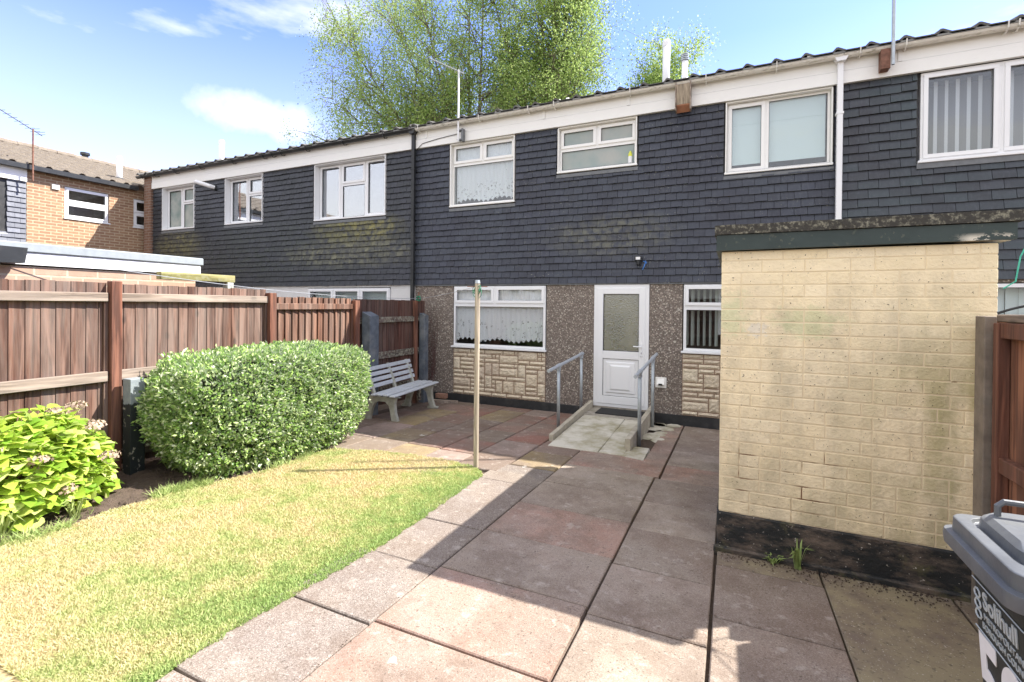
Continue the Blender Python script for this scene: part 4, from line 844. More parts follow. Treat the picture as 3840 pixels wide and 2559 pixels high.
# ------------------------------------------------------------------ neighbour's brick store
NS = thing('brick_store', 'pale brick garden store with grey felt trim and white fascia behind the left fence', 'store', (-7.4, 2.2, 0))
b = MB(); b.box(-8.3, -6.49, .4, 4.05, 0, 2.24); b.build('wall', M['brick_store'], NS)
b = MB(); b.box(-8.42, -6.46, .3, 4.10, 2.255, 2.375); b.build('fascia', M['upvc'], NS)
b = MB(); b.cbox(-8.45, -6.44, .25, 4.13, 2.378, 2.475, .01); b.build('felt_trim', M['felt'], NS)
b = MB(); b.prism([(2.0, 2.415), (2.31, 2.41), (2.29, 2.26), (2.0, 2.25)], 0, -6.43, -6.3); b.build('hopper', M['black_plastic'], NS)
b = MB(); b.tube([(-6.5, 1.75, 2.05), (-6.38, 1.9, 2.04), (-6.38, 2.0, 2.03)], .045, 10); b.build('wall_light', M['lead'], NS)
PG = thing('pergola', 'mossy green timber beam on a pale post behind the left fence', 'frame', (-6.2, 4.4, 0))
b = MB(); b.cbox(-6.36, -6.26, 3.5, 4.45, 2.165, 2.26); b.build('beam', M['beam'], PG); b = MB(); b.cbox(-6.35, -6.26, 4.34, 4.43, 0, 2.163); b.build('post', M['beam_white'], PG)
# ------------------------------------------------------------------ left fence
def panel(label, y0, y1, x, ztop, mat, rails, railmat, bw=.1, group='fence panels along the left', feather=.005, name='timber_fence', edge=True):
    o = thing(name, label, 'fence', (x, (y0+y1)/2, gz((y0+y1)/2)), group); b = MB(); y = y0
    while y < y1-.01:
        w = min(bw*random.uniform(.92, 1.08), y1-y); zb = gz(y)+.06; zt = ztop+random.uniform(-.006, .004)
        b.hexa([(x-.012, y, zb), (x+feather+.008, y, zb), (x+.006, y+w-.002, zb), (x-.012, y+w-.002, zb), (x-.012, y, zt), (x+feather+.008, y, zt), (x+.006, y+w-.002, zt), (x-.012, y+w-.002, zt)]); y += w
    b.build('boards', mat, o)
    for (z, h) in rails:
        r_ = MB(); r_.cbox(x+.018, x+.065, y0+.01, y1-.01, z-h, z, .005); r_.build('rail', railmat, o)
    if edge:
        for yy_ in (y0+.02, y1-.02): e = MB(); e.cbox(x+.0175, x+.045, yy_-.018, yy_+.018, gz(yy_)+.08, ztop-.12, .004); e.build('edge_batten', mat, o)
    return o
RA = [(1.975, .085), (1.215, .1), (.42, .09)]
panel('weathered fence panel at the left edge behind the hydrangea', .76, 2.61, -5.55, 2.075, M['fence'], RA, M['rail'], .105)
panel('fence panel at the near end of the left boundary, outside the picture', -1.16, .68, -5.55, 2.075, M['fence'], RA, M['rail'], .105)
panel('weathered fence panel behind the clipped hedge', 2.66, 4.37, -5.55, 2.065, M['fence'], RA, M['rail'], .1)
panel('orange brown fence panel of narrow overlapping boards right of the hedge', 4.43, 5.92, -5.55, 1.975, M['fence_orange'], [(1.885, .085), (1.1, .09), (.4, .09)], M['fence_orange'], .115, feather=.022)
panel('dark stained fence section behind the bench with lichened rails', 6.02, 8.02, -5.6, 1.965, M['fence_dark'], [(1.66, .1), (1.05, .12), (.45, .1)], M['rail_moss'], .105, edge=False)
def post(label, x, y, w, z1, mat, slope=0., d=None, group=None, name='fence_post'):
    d = d or w; z0 = gz(y)-.05; b = MB(); b.hexa([(x-w/2, y-d/2, z0), (x+w/2, y-d/2, z0), (x+w/2, y+d/2, z0), (x-w/2, y+d/2, z0), (x-w/2, y-d/2, z1), (x+w/2, y-d/2, z1-slope), (x+w/2, y+d/2, z1-slope), (x-w/2, y+d/2, z1)])
    return tag(b.build(name, mat, bevel=.006), label, 'post', group)
G_ = 'posts of the left fence'
post('tall red brown timber post left of the hedge', -5.50, 2.655, .09, 2.09, M['post_red'], group=G_)
post('red brown timber post topping the fence above the middle of the hedge', -5.50, 4.41, .1, 2.02, M['post_red'], group=G_)
post('red brown timber post just left of the tall slate grey concrete post', -5.5, 5.965, .1, 1.94, M['post_red'], group=G_)
post('thin red brown timber post behind the right end of the bench', -5.53, 7.62, .07, 1.955, M['post_red'], group=G_)
post('short concrete post, grey on top and black below, between hydrangea and hedge', -5.33, 2.74, .13, 1.14, M['conc_grey'], -.0, group=G_, name='concrete_post')
post('tall slate grey concrete post with sloping top left of the bench', -5.42, 6.23, .17, 1.76, M['conc_slate'], .07, .22, group=G_, name='concrete_post')
post('dark grey concrete post between bench and house wall', -5.46, 7.80, .12, 1.72, M['conc_slate'], .05, .14, group=G_, name='concrete_post')
post('low concrete stub behind the right end of the hedge', -5.4, 5.95, .14, 1.0, M['concrete'], .03, .16, group=G_, name='concrete_post')
b = MB(); b.cbox(-5.44, -5.38, 7.55, 7.62, .06, .28); tag(b.build('stake', M['rail_moss']), 'short lichened wooden stake under the bench end', 'stake')
b = MB(); b.cbox(-5.25, -5.02, 7.9, 8.0, .06, .15, .006); tag(b.build('loose_brick', simple('loose red brick', (.3, .17, .12), .9, .2, 20)), 'loose red brick lying at the foot of the house wall', 'brick')
b = MB(); b.hexa([(-5.2, 7.72, .01), (-4.72, 7.86, .005), (-4.75, 7.93, .005), (-5.22, 7.80, .01), (-5.2, 7.72, .06), (-4.72, 7.86, .05), (-4.75, 7.93, .05), (-5.22, 7.80, .06)]); tag(b.build('loose_plank', M['rail']), 'short loose plank on the patio against the house wall', 'plank')
# creeper
o = thing('creeper', 'bare purplish climber on the pebbledash beside the fence end', 'climbing plant', (-5.45, 8.05, 0)); b = MB()
for k in range(16):
    p = Vector((-5.62+random.uniform(0, .3), 8.09, random.uniform(.1, .6))); pts = [p.copy()]
    for j in range(9): p = p+Vector((random.uniform(-.07, .08), random.uniform(-.02, .01), random.uniform(.06, .2))); p.y = min(8.1, max(8.03, p.y)); p.x = min(-5.12, max(-5.75, p.x)); p.z = min(1.98, p.z); pts.append(p.copy())
    b.tube(pts, [.005-.0004*i for i in range(10)], 4)
b.build('stems', simple('purple brown stem', (.12, .06, .055), .8), o)
LV = []; 
for k in range(500):
    p = Vector((random.gauss(-5.5, .09), 8.06, random.uniform(.2, 1.9))); a, c_ = Vector([random.gauss(0, 1) for _ in range(3)]).normalized(), Vector([random.gauss(0, 1) for _ in range(3)]).normalized(); LV += [p, p+a*.02, p+c_*.02]
npmesh('leaves', [tuple(v) for v in LV], np.arange(len(LV)).reshape(-1, 3), simple('dull purple leaf', (.12, .07, .06), .8), o)
# ------------------------------------------------------------------ bench
BN = thing('garden_bench', 'pale grey slatted garden bench against the left fence', 'bench', (-4.95, 6.6, gz(6.6)))
def bz(y): return gz(6.62)
yb0, yb1 = 5.83, 7.33
zb = bz(0)
for k, (x0, x1, z) in enumerate(((-4.66, -4.56, .405), (-4.775, -4.685, .415), (-4.885, -4.80, .415), (-4.99, -4.91, .41))):
    b = MB(); b.cbox(x0, x1, yb0+random.uniform(-.004, .004), yb1, zb+z, zb+z+.028, .008); b.build('seat_slat', M['bench'], BN)
for k in range(4):
    z = zb+.50+k*.088; x = -5.06-k*.03; b = MB(); b.hexa([(x, yb0, z), (x+.025, yb0, z), (x+.025, yb1-.02, z), (x, yb1-.02, z), (x-.018, yb0, z+.058), (x+.007, yb0, z+.058), (x+.007, yb1-.02, z+.058), (x-.018, yb1-.02, z+.058)]); b.build('back_slat', M['bench'], BN, bevel=.006)
for ye in (5.98, 6.6, 7.2):
    b = MB(); b.prism([(-5.04, zb+.40), (-4.99, zb+.40), (-5.06, zb+.6), (-5.155, zb+.83), (-5.185, zb+.83), (-5.1, zb+.6)], 1, ye-.03, ye+.03); b.build('back_support', M['bench_leg'], BN, bevel=.006)
for ye in (5.95, 7.18):
    out_ = [(-4.53, .40), (-4.60, .395), (-4.62, .30), (-4.605, .15), (-4.56, .02), (-4.50, .02), (-4.50, -.01), (-4.70, -.01), (-4.70, .02), (-4.665, .03), (-4.69, .16), (-4.72, .27), (-4.78, .325), (-4.90, .33), (-4.97, .30), (-5.02, .2), (-5.06, .05), (-5.05, .02), (-5.05, -.01), (-5.23, -.01), (-5.22, .02), (-5.17, .05), (-5.12, .2), (-5.08, .33), (-5.06, .41), (-4.85, .40)]
    V = [(-x_-9.6 if False else x_, z_) for x_, z_ in out_]
    b = MB(); b.prism([(x_, zb+z_-.01+0) for x_, z_ in V], 1, ye-.035, ye+.035)
    o_ = b.build('leg_frame', M['bench_leg'], BN, bevel=.008)
BN.location.x -= .17; BN.rotation_euler.z = R(7)
# ------------------------------------------------------------------ ramp
RP = thing('door_ramp', 'pale slabbed concrete ramp with raised timber edging up to the back door', 'ramp', (-1.68, 7, 0))
def rz(y): return gz(5.8)+.008+(max(5.8, min(7.45, y))-5.8)/(7.45-5.8)*(.15-gz(5.8)-.008)
rp_ = MB()
for (x0, x1, ys_) in ((-2.14, -1.48, (5.82, 6.3, 6.9, 7.45)), (-1.48, -1.17, (5.82, 6.3, 6.9, 7.45))):
    for a, c_ in zip(ys_, ys_[1:]): slab(rp_, x0, x1, a, c_, g=.004, th=.2, jit=.001, zf=rz)
rp_.build('slabs', M['ramp'], RP)
b = MB(); b.cbox(-2.15, -1.17, 7.455, 8.095, 0, .15); b.build('landing', M['concrete'], RP)
b = MB(); b.hexa([(-1.18, 5.80, .03), (-.92, 5.74, .03), (-.92, 6.3, .03), (-1.18, 6.3, .03), (-1.18, 5.80, .095), (-.92, 5.74, .092), (-.94, 6.3, .08), (-1.18, 6.3, .08)]); b.build('patch', M['ramp'], RP)
b = MB()
for k in range(14): x = random.uniform(-1.1, -.75); y = random.uniform(6.9, 8.0); b.tube([(x, y, .02), (x, y, gz(y)+.008)], [.12, .06], 7)
b.build('mortar_spill', M['ramp'], RP)
b = MB(); b.hexa([(-2.21, 6.05, .0), (-2.15, 6.05, .0), (-2.15, 8.08, .0), (-2.21, 8.08, .0), (-2.21, 6.05, .165), (-2.15, 6.05, .165), (-2.15, 8.08, .265), (-2.21, 8.08, .265)]); b.build('kerb', M['timber_kerb'], RP, bevel=.004)
b = MB(); b.hexa([(-1.20, 6.05, .0), (-1.13, 6.05, .0), (-1.13, 8.08, .0), (-1.20, 8.08, .0), (-1.20, 6.05, .235), (-1.13, 6.05, .235), (-1.13, 8.08, .265), (-1.20, 8.08, .265)]); b.build('kerb', M['timber_kerb'], RP, bevel=.004)
b = MB(); b.cbox(-2.0, -1.27, 7.62, 8.05, .151, .166); tag(b.build('door_mat', M['rubber']), 'black rubber door mat in front of the back door', 'mat')
def handrail(label, x, pa, pb, ra, rb_):
    o = thing('handrail', label, 'handrail', (x, pa, 0), 'handrails beside the ramp')
    def zr_(y): return ra[1]+(y-ra[0])/(rb_[0]-ra[0])*(rb_[1]-ra[1])
    b = MB(); b.tube([(x, ra[0], ra[1]), (x, rb_[0], rb_[1])], .024, 14); b.build('rail', M['galv_rail'], o, smooth=False)
    for p in (pa, pb):
        b = MB(); b.tube([(x, p, gz(p)-.02), (x, p, zr_(p)-.02)], .024, 14); b.build('post', M['galv'], o, smooth=True)
        b = MB(); b.tube([(x, p-.06, zr_(p-.06)), (x, p+.06, zr_(p+.06))], .032, 14); b.tube([(x, p, zr_(p)-.07), (x, p, zr_(p)-.01)], .031, 14); b.build('clamp', M['galv_rail'], o)
handrail('grey tubular handrail left of the back door ramp', -2.33, 6.78, 7.96, (6.34, .97), (8.05, 1.07))
handrail('grey tubular handrail right of the back door ramp', -1.1, 6.5, 7.66, (6.17, 1.0), (8.05, 1.12))
# ------------------------------------------------------------------ clothes post and lines
o = thing('clothes_post', 'square pale timber clothes post at the corner of the lawn', 'post', (-2.5, 4.56, gz(4.56)))
b = MB(); b.cbox(-2.523, -2.477, 4.537, 4.583, gz(4.56)-.05, 2.13, .008); b.build('pole', M['post_pale'], o)
b = MB(); b.tube([(-2.5, 4.56, 2.125), (-2.5, 4.56, 2.16)], [.03, .024], 10); b.build('cap', M['galv'], o)
b = MB(); b.tube([(-2.6, 4.51, 2.09), (-2.4, 4.6, 2.09)], .005, 6); b.build('hook', M['rust'], o)
b = MB()
for k in range(5):
    r_ = .035+.008*k; c = Vector((-2.5+random.uniform(-.012, .012), 4.53, 2.05+random.uniform(-.03, .03))); b.tube([c+Vector((math.cos(a)*r_, random.uniform(-.01, .0)+.05*math.sin(a*.5), math.sin(a)*r_*.8)) for a in [j*math.pi/6 for j in range(13)]], .004, 5)
b.build('cord', M['line_dkgreen'], o)
def line(label, a, c_, sag=.06, r=.003, mat='wire'):
    a, c_ = Vector(a), Vector(c_); b = MB(); b.tube([a.lerp(c_, k/16)-Vector((0, 0, sag*4*(k/16)*(1-k/16))) for k in range(17)], r, 5); return tag(b.build('clothes_line', M[mat]), label, 'line', 'clothes lines')
line('thin clothes line running from the timber post to the fence by the house', (-2.52, 4.56, 2.09), (-5.55, 7.72, 2.0), .02)
line('thin clothes line running from the fence end to the brick store', (-5.55, 7.72, 2.0), (-6.4, 2.2, 2.37), .12, .0045)
b = MB(); b.tube([(-5.53, 7.72, 1.95), (-5.53, 7.72, 2.12)], .016, 6); tag(b.build('line_peg', M['rust']), 'rusty peg holding the clothes line on the fence top', 'peg')
b = MB()
for k in range(5): c = Vector((-5.52, 7.7, 2.0)); r_ = .03+.006*k; b.tube([c+Vector((math.cos(a)*r_, random.uniform(-.02, .02), math.sin(a)*r_)) for a in [j*math.pi/5 for j in range(11)]], .006, 5)
tag(b.build('cord_knot', M['line_dkgreen']), 'knot of dark green cord on the fence top peg', 'cord')
# ------------------------------------------------------------------ shed
SH = thing('brick_shed', 'cream painted brick shed with black plinth and dark green roof edge', 'shed', (.68, 4.9, 0))
sx0, sx1, sy0, sy1 = -.07, 1.42, 3.75, 6.1; zp = .435; ch = .0851
b = MB(); b.box(sx0+.003, sx1-.003, sy0+.003, sy1-.003, .1, 2.29); wj = b.build('wall', M['shed_joint'], SH)
b = MB(); nrow = 22
for r_ in range(nrow):
    z0 = zp+r_*ch; z1 = z0+ch; x = sx0-(.128 if r_ % 2 else 0)+random.choice((0, 0, -.06))
    while x < sx1:
        w = random.choice((.256, .256, .256, .128)); a, c_ = max(sx0, x), min(sx1, x+w); x += w
        if c_-a > .02:
            g = .0022; b.cbox(a+(g if a > sx0 else 0), c_-(g if c_ < sx1 else 0), sy0+random.uniform(-.0012, .0012), sy0+.03, z0+.0032+random.uniform(-.001, .001), min(z1, 2.29)-.003, .004)
    y = sy0+.031-(.1 if r_ % 2 else 0)
    while y < sy1:
        a, c_ = max(sy0+.031, y), min(sy1, y+.256); y += .256
        if c_-a > .02:
            for xa, xb in ((sx0, sx0+.03), (sx1-.03, sx1)): b.cbox(xa+random.uniform(-.001, .001), xb, a+.002, c_-.002, z0+.002, min(z1, 2.29)-.002, .003)
b.build('painted_bricks', M['shed_brick'], SH)
b = MB(); b.cbox(sx0-.012, sx1+.01, sy0-.012, sy1, .02, zp, .01); b.cbox(sx0-.03, sx1+.02, sy0-.05, sy0-.012, .0, gz(3.75)+.04, .01); b.build('plinth', M['bitumen'], SH)
b = MB(); b.hexa([(-.105, sy0-.04, 2.295), (1.485, sy0-.04, 2.305), (1.485, sy1+.04, 2.305), (-.105, sy1+.04, 2.295), (-.105, sy0-.04, 2.405), (1.485, sy0-.04, 2.402), (1.485, sy1+.04, 2.402), (-.105, sy1+.04, 2.405)]); b.build('fascia_board', M['green_paint'], SH)
b = MB(); n = 14; top = []
for k in range(n):
    xa, xb = -.115+k*(1.63/n), -.115+(k+1)*(1.63/n); j0, j1 = .004*math.sin(k*1.7), .004*math.sin((k+1)*1.7)
    b.hexa([(xa, sy0-.055+j0, 2.408), (xb, sy0-.055+j1, 2.408), (xb, sy1+.05, 2.408), (xa, sy1+.05, 2.408), (xa, sy0-.055+j0, 2.472+j0*.6), (xb, sy0-.055+j1, 2.472+j1*.6), (xb, sy1+.05, 2.47), (xa, sy1+.05, 2.47)])
b.build('coping', M['coping'], SH)
b = MB(); b.tube([(1.43, 3.72, 2.02), (1.475, 3.7, 2.06), (1.49, 3.69, 2.2), (1.53, 3.68, 2.31), (1.58, 3.68, 2.33)], .0042, 6); b.tube([(1.57, 3.68, 2.33), (1.8, 3.4, 2.33)], .004, 5); b.tube([(1.57, 3.68, 2.33), (1.68, 3.6, 2.25), (1.95, 3.4, 2.2)], .004, 5)
for k in range(4): c = Vector((1.56, 3.68, 2.33)); b.tube([c+Vector((math.cos(a)*(.03+.004*k), random.uniform(-.01, .01), math.sin(a)*.014)) for a in [j*math.pi/5 for j in range(11)]], .004, 5)
tag(b.build('green_cord', M['line_green']), 'mint green cord tied at the right corner of the shed roof', 'cord')
# right boundary fence
post('weathered concrete post at the right corner of the shed', 1.318, 3.615, .052, 1.86, simple('brown stained concrete', (.2, .165, .13), .9, .3, 9, dirt=(.3, .28, .24), dirtamt=.4, bump=.5), d=.12, name='concrete_post')
o = panel('damp red brown fence panel at the right edge beside the shed', -3.2, 3.70, 1.385, 1.832, M['gate_wood'], [], M['gate_wood'], .14, group='fence on the right boundary', edge=False)
b = MB(); b.cbox(1.33, 1.40, -3.2, 3.53, 1.83, 1.872, .006); b.build('capping', M['rail'], o)
for z in (1.832, 1.1, .5): b = MB(); b.cbox(1.325, 1.372, -3.2, 3.47, z-.09, z-.005, .005); b.build('rail', M['post_red'], o)
b = MB(); b.cbox(1.318, 1.372, 3.475, 3.53, gz(3.5), 1.825, .004); b.build('edge_batten', M['post_red'], o)
b = MB(); b.tube([(2.2+.8*t_, 6.0, 1.83+.12*math.sin(math.pi*t_)) for t_ in [k/10 for k in range(11)]], .012, 6); tag(b.build('wire_hoop', M['black_plastic']), 'thin black hoop glimpsed above the right fence', 'hoop')
# ------------------------------------------------------------------ wheelie bin
BI = thing('wheelie_bin', 'dark wheelie bin with grey lid and white house number at the right edge', 'bin', (.87, 1.75, gz(1.75)))
gb = gz(1.75); X0, X1, Y0, Y1 = .615, 1.15, 1.52, 1.93; zt = 1.27
def rrect(x0, x1, y0, y1, r, z, n=5):
    P_ = []
    for (cx, cy, a0_) in ((x1-r, y0+r, -90), (x1-r, y1-r, 0), (x0+r, y1-r, 90), (x0+r, y0+r, 180)):
        for k in range(n): a = R(a0_+90*k/(n-1)); P_.append((cx+r*math.cos(a), cy+r*math.sin(a), z))
    return P_
def loft(rings, capb=True, capt=True):
    b = MB(); n = len(rings[0]); b.v = [p for r_ in rings for p in r_]
    for j in range(len(rings)-1):
        for k in range(n): b.f.append((j*n+k, j*n+(k+1) % n, (j+1)*n+(k+1) % n, (j+1)*n+k))
    if capb: b.f.append(tuple(range(n))[::-1])
    if capt: b.f.append(tuple((len(rings)-1)*n+k for k in range(n)))
    return b
body = loft([rrect(X0+.105, X1-.06, Y0+.09, Y1-.05, .04, gb+.05), rrect(X0+.045, X1-.03, Y0+.045, Y1-.03, .04, zt-.12), rrect(X0+.03, X1-.02, Y0+.03, Y1-.02, .04, zt-.06)])
bd = body.build('body', M['bin_body'], BI, smooth=False, bevel=.004)
lid = loft([rrect(X0-.012, X1, Y0-.012, Y1+.012, .045, zt-.085), rrect(X0-.014, X1, Y0-.014, Y1+.014, .045, zt-.06), rrect(X0-.012, X1, Y0-.012, Y1+.012, .045, zt-.045), rrect(X0+.004, X1, Y0+.004, Y1-.004, .04, zt-.043), rrect(X0+.0055, X1, Y0+.0055, Y1-.0055, .04, zt-.004), rrect(X0+.01, X1-.004, Y0+.01, Y1-.01, .038, zt),
    rrect(X0+.036, X1-.03, Y0+.05, Y1-.03, .05, zt+.001), rrect(X0+.040, X1-.03, Y0+.054, Y1-.034, .05, zt-.008), rrect(X0+.048, X1-.03, Y0+.066, Y1-.036, .06, zt-.008), rrect(X0+.052, X1-.035, Y0+.072, Y1-.038, .06, zt+.02), rrect(X0+.068, X1-.05, Y0+.09, Y1-.05, .06, zt+.034)])
ld_ = lid.build('lid', M['bin'], BI, bevel=.003)
b = MB(); b.cbox(X0+.2, X0+.235, Y0+.12, Y1-.11, zt+.030, zt+.040, .004); b.build('lid_rib', M['bin'], ld_)
b = MB(); hy = Y1-.085; b.tube([(X0+.09, hy, zt+.025), (X0+.09, hy, zt+.062), (X0+.103, hy, zt+.075), (X0+.182, hy, zt+.075), (X0+.195, hy, zt+.062), (X0+.195, hy, zt+.025)], .0085, 8); b.build('handle', M['bin'], ld_)
for yy_ in (Y0+.06, Y1-.06):
    b = MB(); b.tube([(X1-.06, yy_-.03, gb+.1), (X1-.06, yy_+.03, gb+.1)], .1, 18); b.build('wheel', M['rubber'], BI)
def textmesh(txt, size, mat, parent, org, ux, uz, ext=.0012, font_bold=False, sx=1.):
    cu = bpy.data.curves.new('t', 'FONT'); cu.body = txt; cu.size = size; cu.extrude = ext; cu.align_x = 'LEFT'
    if font_bold: cu.offset = size*.022
    to = bpy.data.objects.new('t', cu); COL.objects.link(to); bpy.context.view_layer.update()
    me = bpy.data.meshes.new_from_object(to.evaluated_get(bpy.context.evaluated_depsgraph_get())); bpy.data.objects.remove(to)
    ux = Vector(ux).normalized(); uz = Vector(uz).normalized(); un = ux.cross(uz); off = world_loc(parent)
    for v in me.vertices: v.co = Vector(org)+ux*v.co.x*sx+uz*v.co.y+un*v.co.z-off
    me.materials.clear(); me.materials.append(mat); o_ = bpy.data.objects.new('lettering', me); COL.objects.link(o_); o_.parent = parent; return o_
# left face of body (faces -x): interpolate face plane
def facept(s_, z): # s_: 0 far (Y1) .. 1 near (Y0)
    k = (zt-.12-z)/(zt-.12-gb-.05); x = X0+.045+k*.06; ya, yb_ = Y1-.03-k*.02, Y0+.045+k*.045
    return Vector((x-.002, ya+(yb_-ya)*s_, z))
a = facept(.1, zt-.24); uxv = (facept(1, zt-.24)-facept(0, zt-.24)); uzv = (facept(.1, zt-.2)-facept(.1, zt-.4))
textmesh('Solihull', .068, M['decal_grey'], bd, facept(.26, zt-.225), uxv, uzv, font_bold=True, sx=.95)
textmesh('METROPOLITAN', .026, M['decal_grey'], bd, facept(.26, zt-.258), uxv, uzv, sx=1.08)
textmesh('BOROUGH COUNCIL', .026, M['decal_grey'], bd, facept(.22, zt-.288), uxv, uzv, sx=1.0)
textmesh('59', .34, M['decal'], bd, facept(.06, zt-.55), uxv, uzv, font_bold=True, sx=.82)
b = MB()
for (zz, s0, s1) in ((zt-.165, .08, .92), (zt-.305, .08, .92)): p, q = facept(s0, zz), facept(s1, zz); b.tube([p, q], .0022, 4)
for j in range(3):
    c = facept(.16, zt-.2-.03*j); b.tube([c+Vector((0, math.cos(a_)*.018, math.sin(a_)*.012)) for a_ in [m_*math.pi/4 for m_ in range(9)]], .003, 4)
b.build('emblem', M['decal_grey'], bd)
# ------------------------------------------------------------------ plants
def leaf_cloud(name, P, Nrm, L_, Wd, mat, parent, jitter=.6, fold=.25, droop=0.):
    n = len(P); d = Nrm+rng.normal(0, jitter, (n, 3)); d /= np.linalg.norm(d, axis=1)[:, None]; d[:, 2] -= droop
    s = np.cross(d, rng.normal(0, 1, (n, 3))); s /= np.linalg.norm(s, axis=1)[:, None]+1e-9; nn = np.cross(s, d)
    l = L_*(.7+.6*rng.random(n))[:, None]; w = Wd*(.7+.6*rng.random(n))[:, None]
    v0 = P; v1 = P+d*l*.45+s*w+nn*w*fold; v2 = P+d*l; v3 = P+d*l*.45-s*w+nn*w*fold
    V = np.stack([v0, v1, v2, v3], 1).reshape(-1, 3); i = np.arange(n)*4
    Fc = np.concatenate([np.stack([i, i+1, i+2], 1), np.stack([i, i+2, i+3], 1)])
    return npmesh(name, V, Fc, mat, parent)
HG = thing('hedge', 'clipped dense evergreen hedge bush with pale highlights in its leaf tones beside the fence', 'hedge', (-4.85, 3.8, gz(3.8)))
n = 75000; th = rng.random(n)*2*np.pi; cz = rng.random(n)*2-1; 
D3 = np.c_[np.cos(th)*np.sqrt(1-cz**2), np.sin(th)*np.sqrt(1-cz**2), cz]; e = 5.5
rr = 1/((np.abs(D3)**e).sum(1))**(1/e); P0 = D3*rr[:, None]
cen = np.array([-4.85, 3.90, .73]); ax = np.array([.55, 1.14, .585])
lump = 1+.05*(vnoise(P0[:, 0]*2+P0[:, 2], P0[:, 1]*2, 1.6, 11)-.5)*2+.05*(vnoise(P0[:, 0]*3+P0[:, 2]*5, P0[:, 1]*6, 2, 12)-.5)*2+.04*(vnoise(P0[:, 1]*9, P0[:, 2]*7+P0[:, 0]*3, 2, 13)-.5)*2
depth = 1.02-np.abs(rng.normal(0, .06, n))+.05*(rng.random(n) < .03); taper = 1-.16*np.clip(-P0[:, 2], 0, 1)**1.5
PP = P0*(lump*depth)[:, None]; PP[:, 0] *= taper; PP[:, 1] *= taper
PP[:, 2] += .07*(1-np.clip(P0[:, 1]**2, 0, 1))*np.clip(P0[:, 2]*2, 0, 1)
P = cen+PP*ax; P[:, 2] += .0
Nn = np.sign(P0)*np.abs(P0)**2.2/ax; Nn /= np.linalg.norm(Nn, axis=1)[:, None]
leaf_cloud('foliage', P, Nn+np.array([0, 0, .35]), .042, .0105, M['hedge'], HG, .8)
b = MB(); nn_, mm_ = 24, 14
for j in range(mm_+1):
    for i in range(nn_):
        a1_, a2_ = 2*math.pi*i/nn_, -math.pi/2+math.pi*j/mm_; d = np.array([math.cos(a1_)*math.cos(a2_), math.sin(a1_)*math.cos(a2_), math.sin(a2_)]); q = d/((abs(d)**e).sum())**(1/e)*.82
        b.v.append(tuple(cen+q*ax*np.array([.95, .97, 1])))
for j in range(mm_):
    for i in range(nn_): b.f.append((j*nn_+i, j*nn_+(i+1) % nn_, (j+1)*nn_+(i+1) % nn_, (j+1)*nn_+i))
b.build('shade_core', simple('hedge inner shade', (.025, .035, .015), .95), HG)  # solid core; the shade inside the hedge is put into its colour
b = MB()
for k in range(12): x, y = -4.85+random.uniform(-.3, .3), 3.85+random.uniform(-.9, .9); b.tube([(x, y, gz(y)-.03), (x+random.uniform(-.08, .08), y, .35)], .012, 5)
b.build('stems', M['twig'], HG)
# hydrangea
HY = thing('hydrangea', 'bright lime green hydrangea with dried flower heads at the left edge', 'shrub', (-4.98, 1.75, gz(1.75)))
n = 3000; th = rng.random(n)*2*np.pi; cz = rng.random(n)**.8*1.1-.25; cz = np.clip(cz, -.25, 1)
D3 = np.c_[np.cos(th)*np.sqrt(1-np.minimum(1, cz**2)), np.sin(th)*np.sqrt(1-np.minimum(1, cz**2)), cz]
hc = np.array([-5.02, 1.66, .43]); hax = np.array([.42, .69, .66])
lump = .85+.3*vnoise(D3[:, 0]*2+D3[:, 2]*2, D3[:, 1]*2, 1.7, 21)
P = hc+D3*hax*(lump*(1-np.abs(rng.normal(0, .10, n))))[:, None]; P[:, 2] = np.maximum(P[:, 2], gz(1.7)+.03)
def big_leaves(name, P, Nrm, L_, W_, mat, parent):
    n = len(P); out = Nrm*np.array([1, 1, .25]); d = out+rng.normal(0, .55, (n, 3)); d[:, 2] -= .1; d /= np.linalg.norm(d, axis=1)[:, None]
    upv = np.array([0, 0, 1.])+.5*Nrm+rng.normal(0, .35, (n, 3)); s = np.cross(d, upv); s /= np.linalg.norm(s, axis=1)[:, None]; nn = np.cross(s, d)
    l = (L_*(.55+.75*rng.random(n)))[:, None]; w = l*W_; k = []
    for (tt, ww, cc) in ((0, 0, 0), (.16, .62, .0), (.42, 1., -.01), (.74, .74, -.06), (1, 0, -.17)):
        if ww == 0: k += [P+d*l*tt+nn*l*cc]
        else: k += [P+d*l*tt+s*w*ww+nn*l*(cc+.09), P+d*l*tt+nn*l*cc, P+d*l*tt-s*w*ww+nn*l*(cc+.09)]
    V = np.stack(k, 1).reshape(-1, 3); i = np.arange(n)*11
    T = [(0, 1, 2), (0, 2, 3), (1, 4, 5), (1, 5, 2), (2, 5, 6), (2, 6, 3), (4, 7, 8), (4, 8, 5), (5, 8, 9), (5, 9, 6), (7, 10, 8), (8, 10, 9)]
    Fc = np.concatenate([np.stack([i+a_, i+b_, i+c_], 1) for a_, b_, c_ in T]); o_ = npmesh(name, V, Fc, mat, parent); o_.data.polygons.foreach_set('use_smooth', [True]*len(o_.data.polygons)); return o_
big_leaves('foliage', P, D3, .11, .40, M['hydra'], HY)
b = MB()
for k in range(46):
    a_, r_ = random.uniform(0, 6.28), random.uniform(.2, 1); x1, y1 = hc[0]+math.cos(a_)*.42*r_, hc[1]+math.sin(a_)*.75*r_; zt_ = hc[2]+.6*math.sqrt(max(.02, 1-r_*r_))
    b.tube([(hc[0]+random.uniform(-.15, .15), hc[1]+random.uniform(-.3, .3), gz(1.7)), ((hc[0]+x1)/2, (hc[1]+y1)/2, .5), (x1, y1, zt_*.97)], [.008, .006, .004], 5)
b.build('stems', M['twig'], HY)
heads = []; hd = MB()
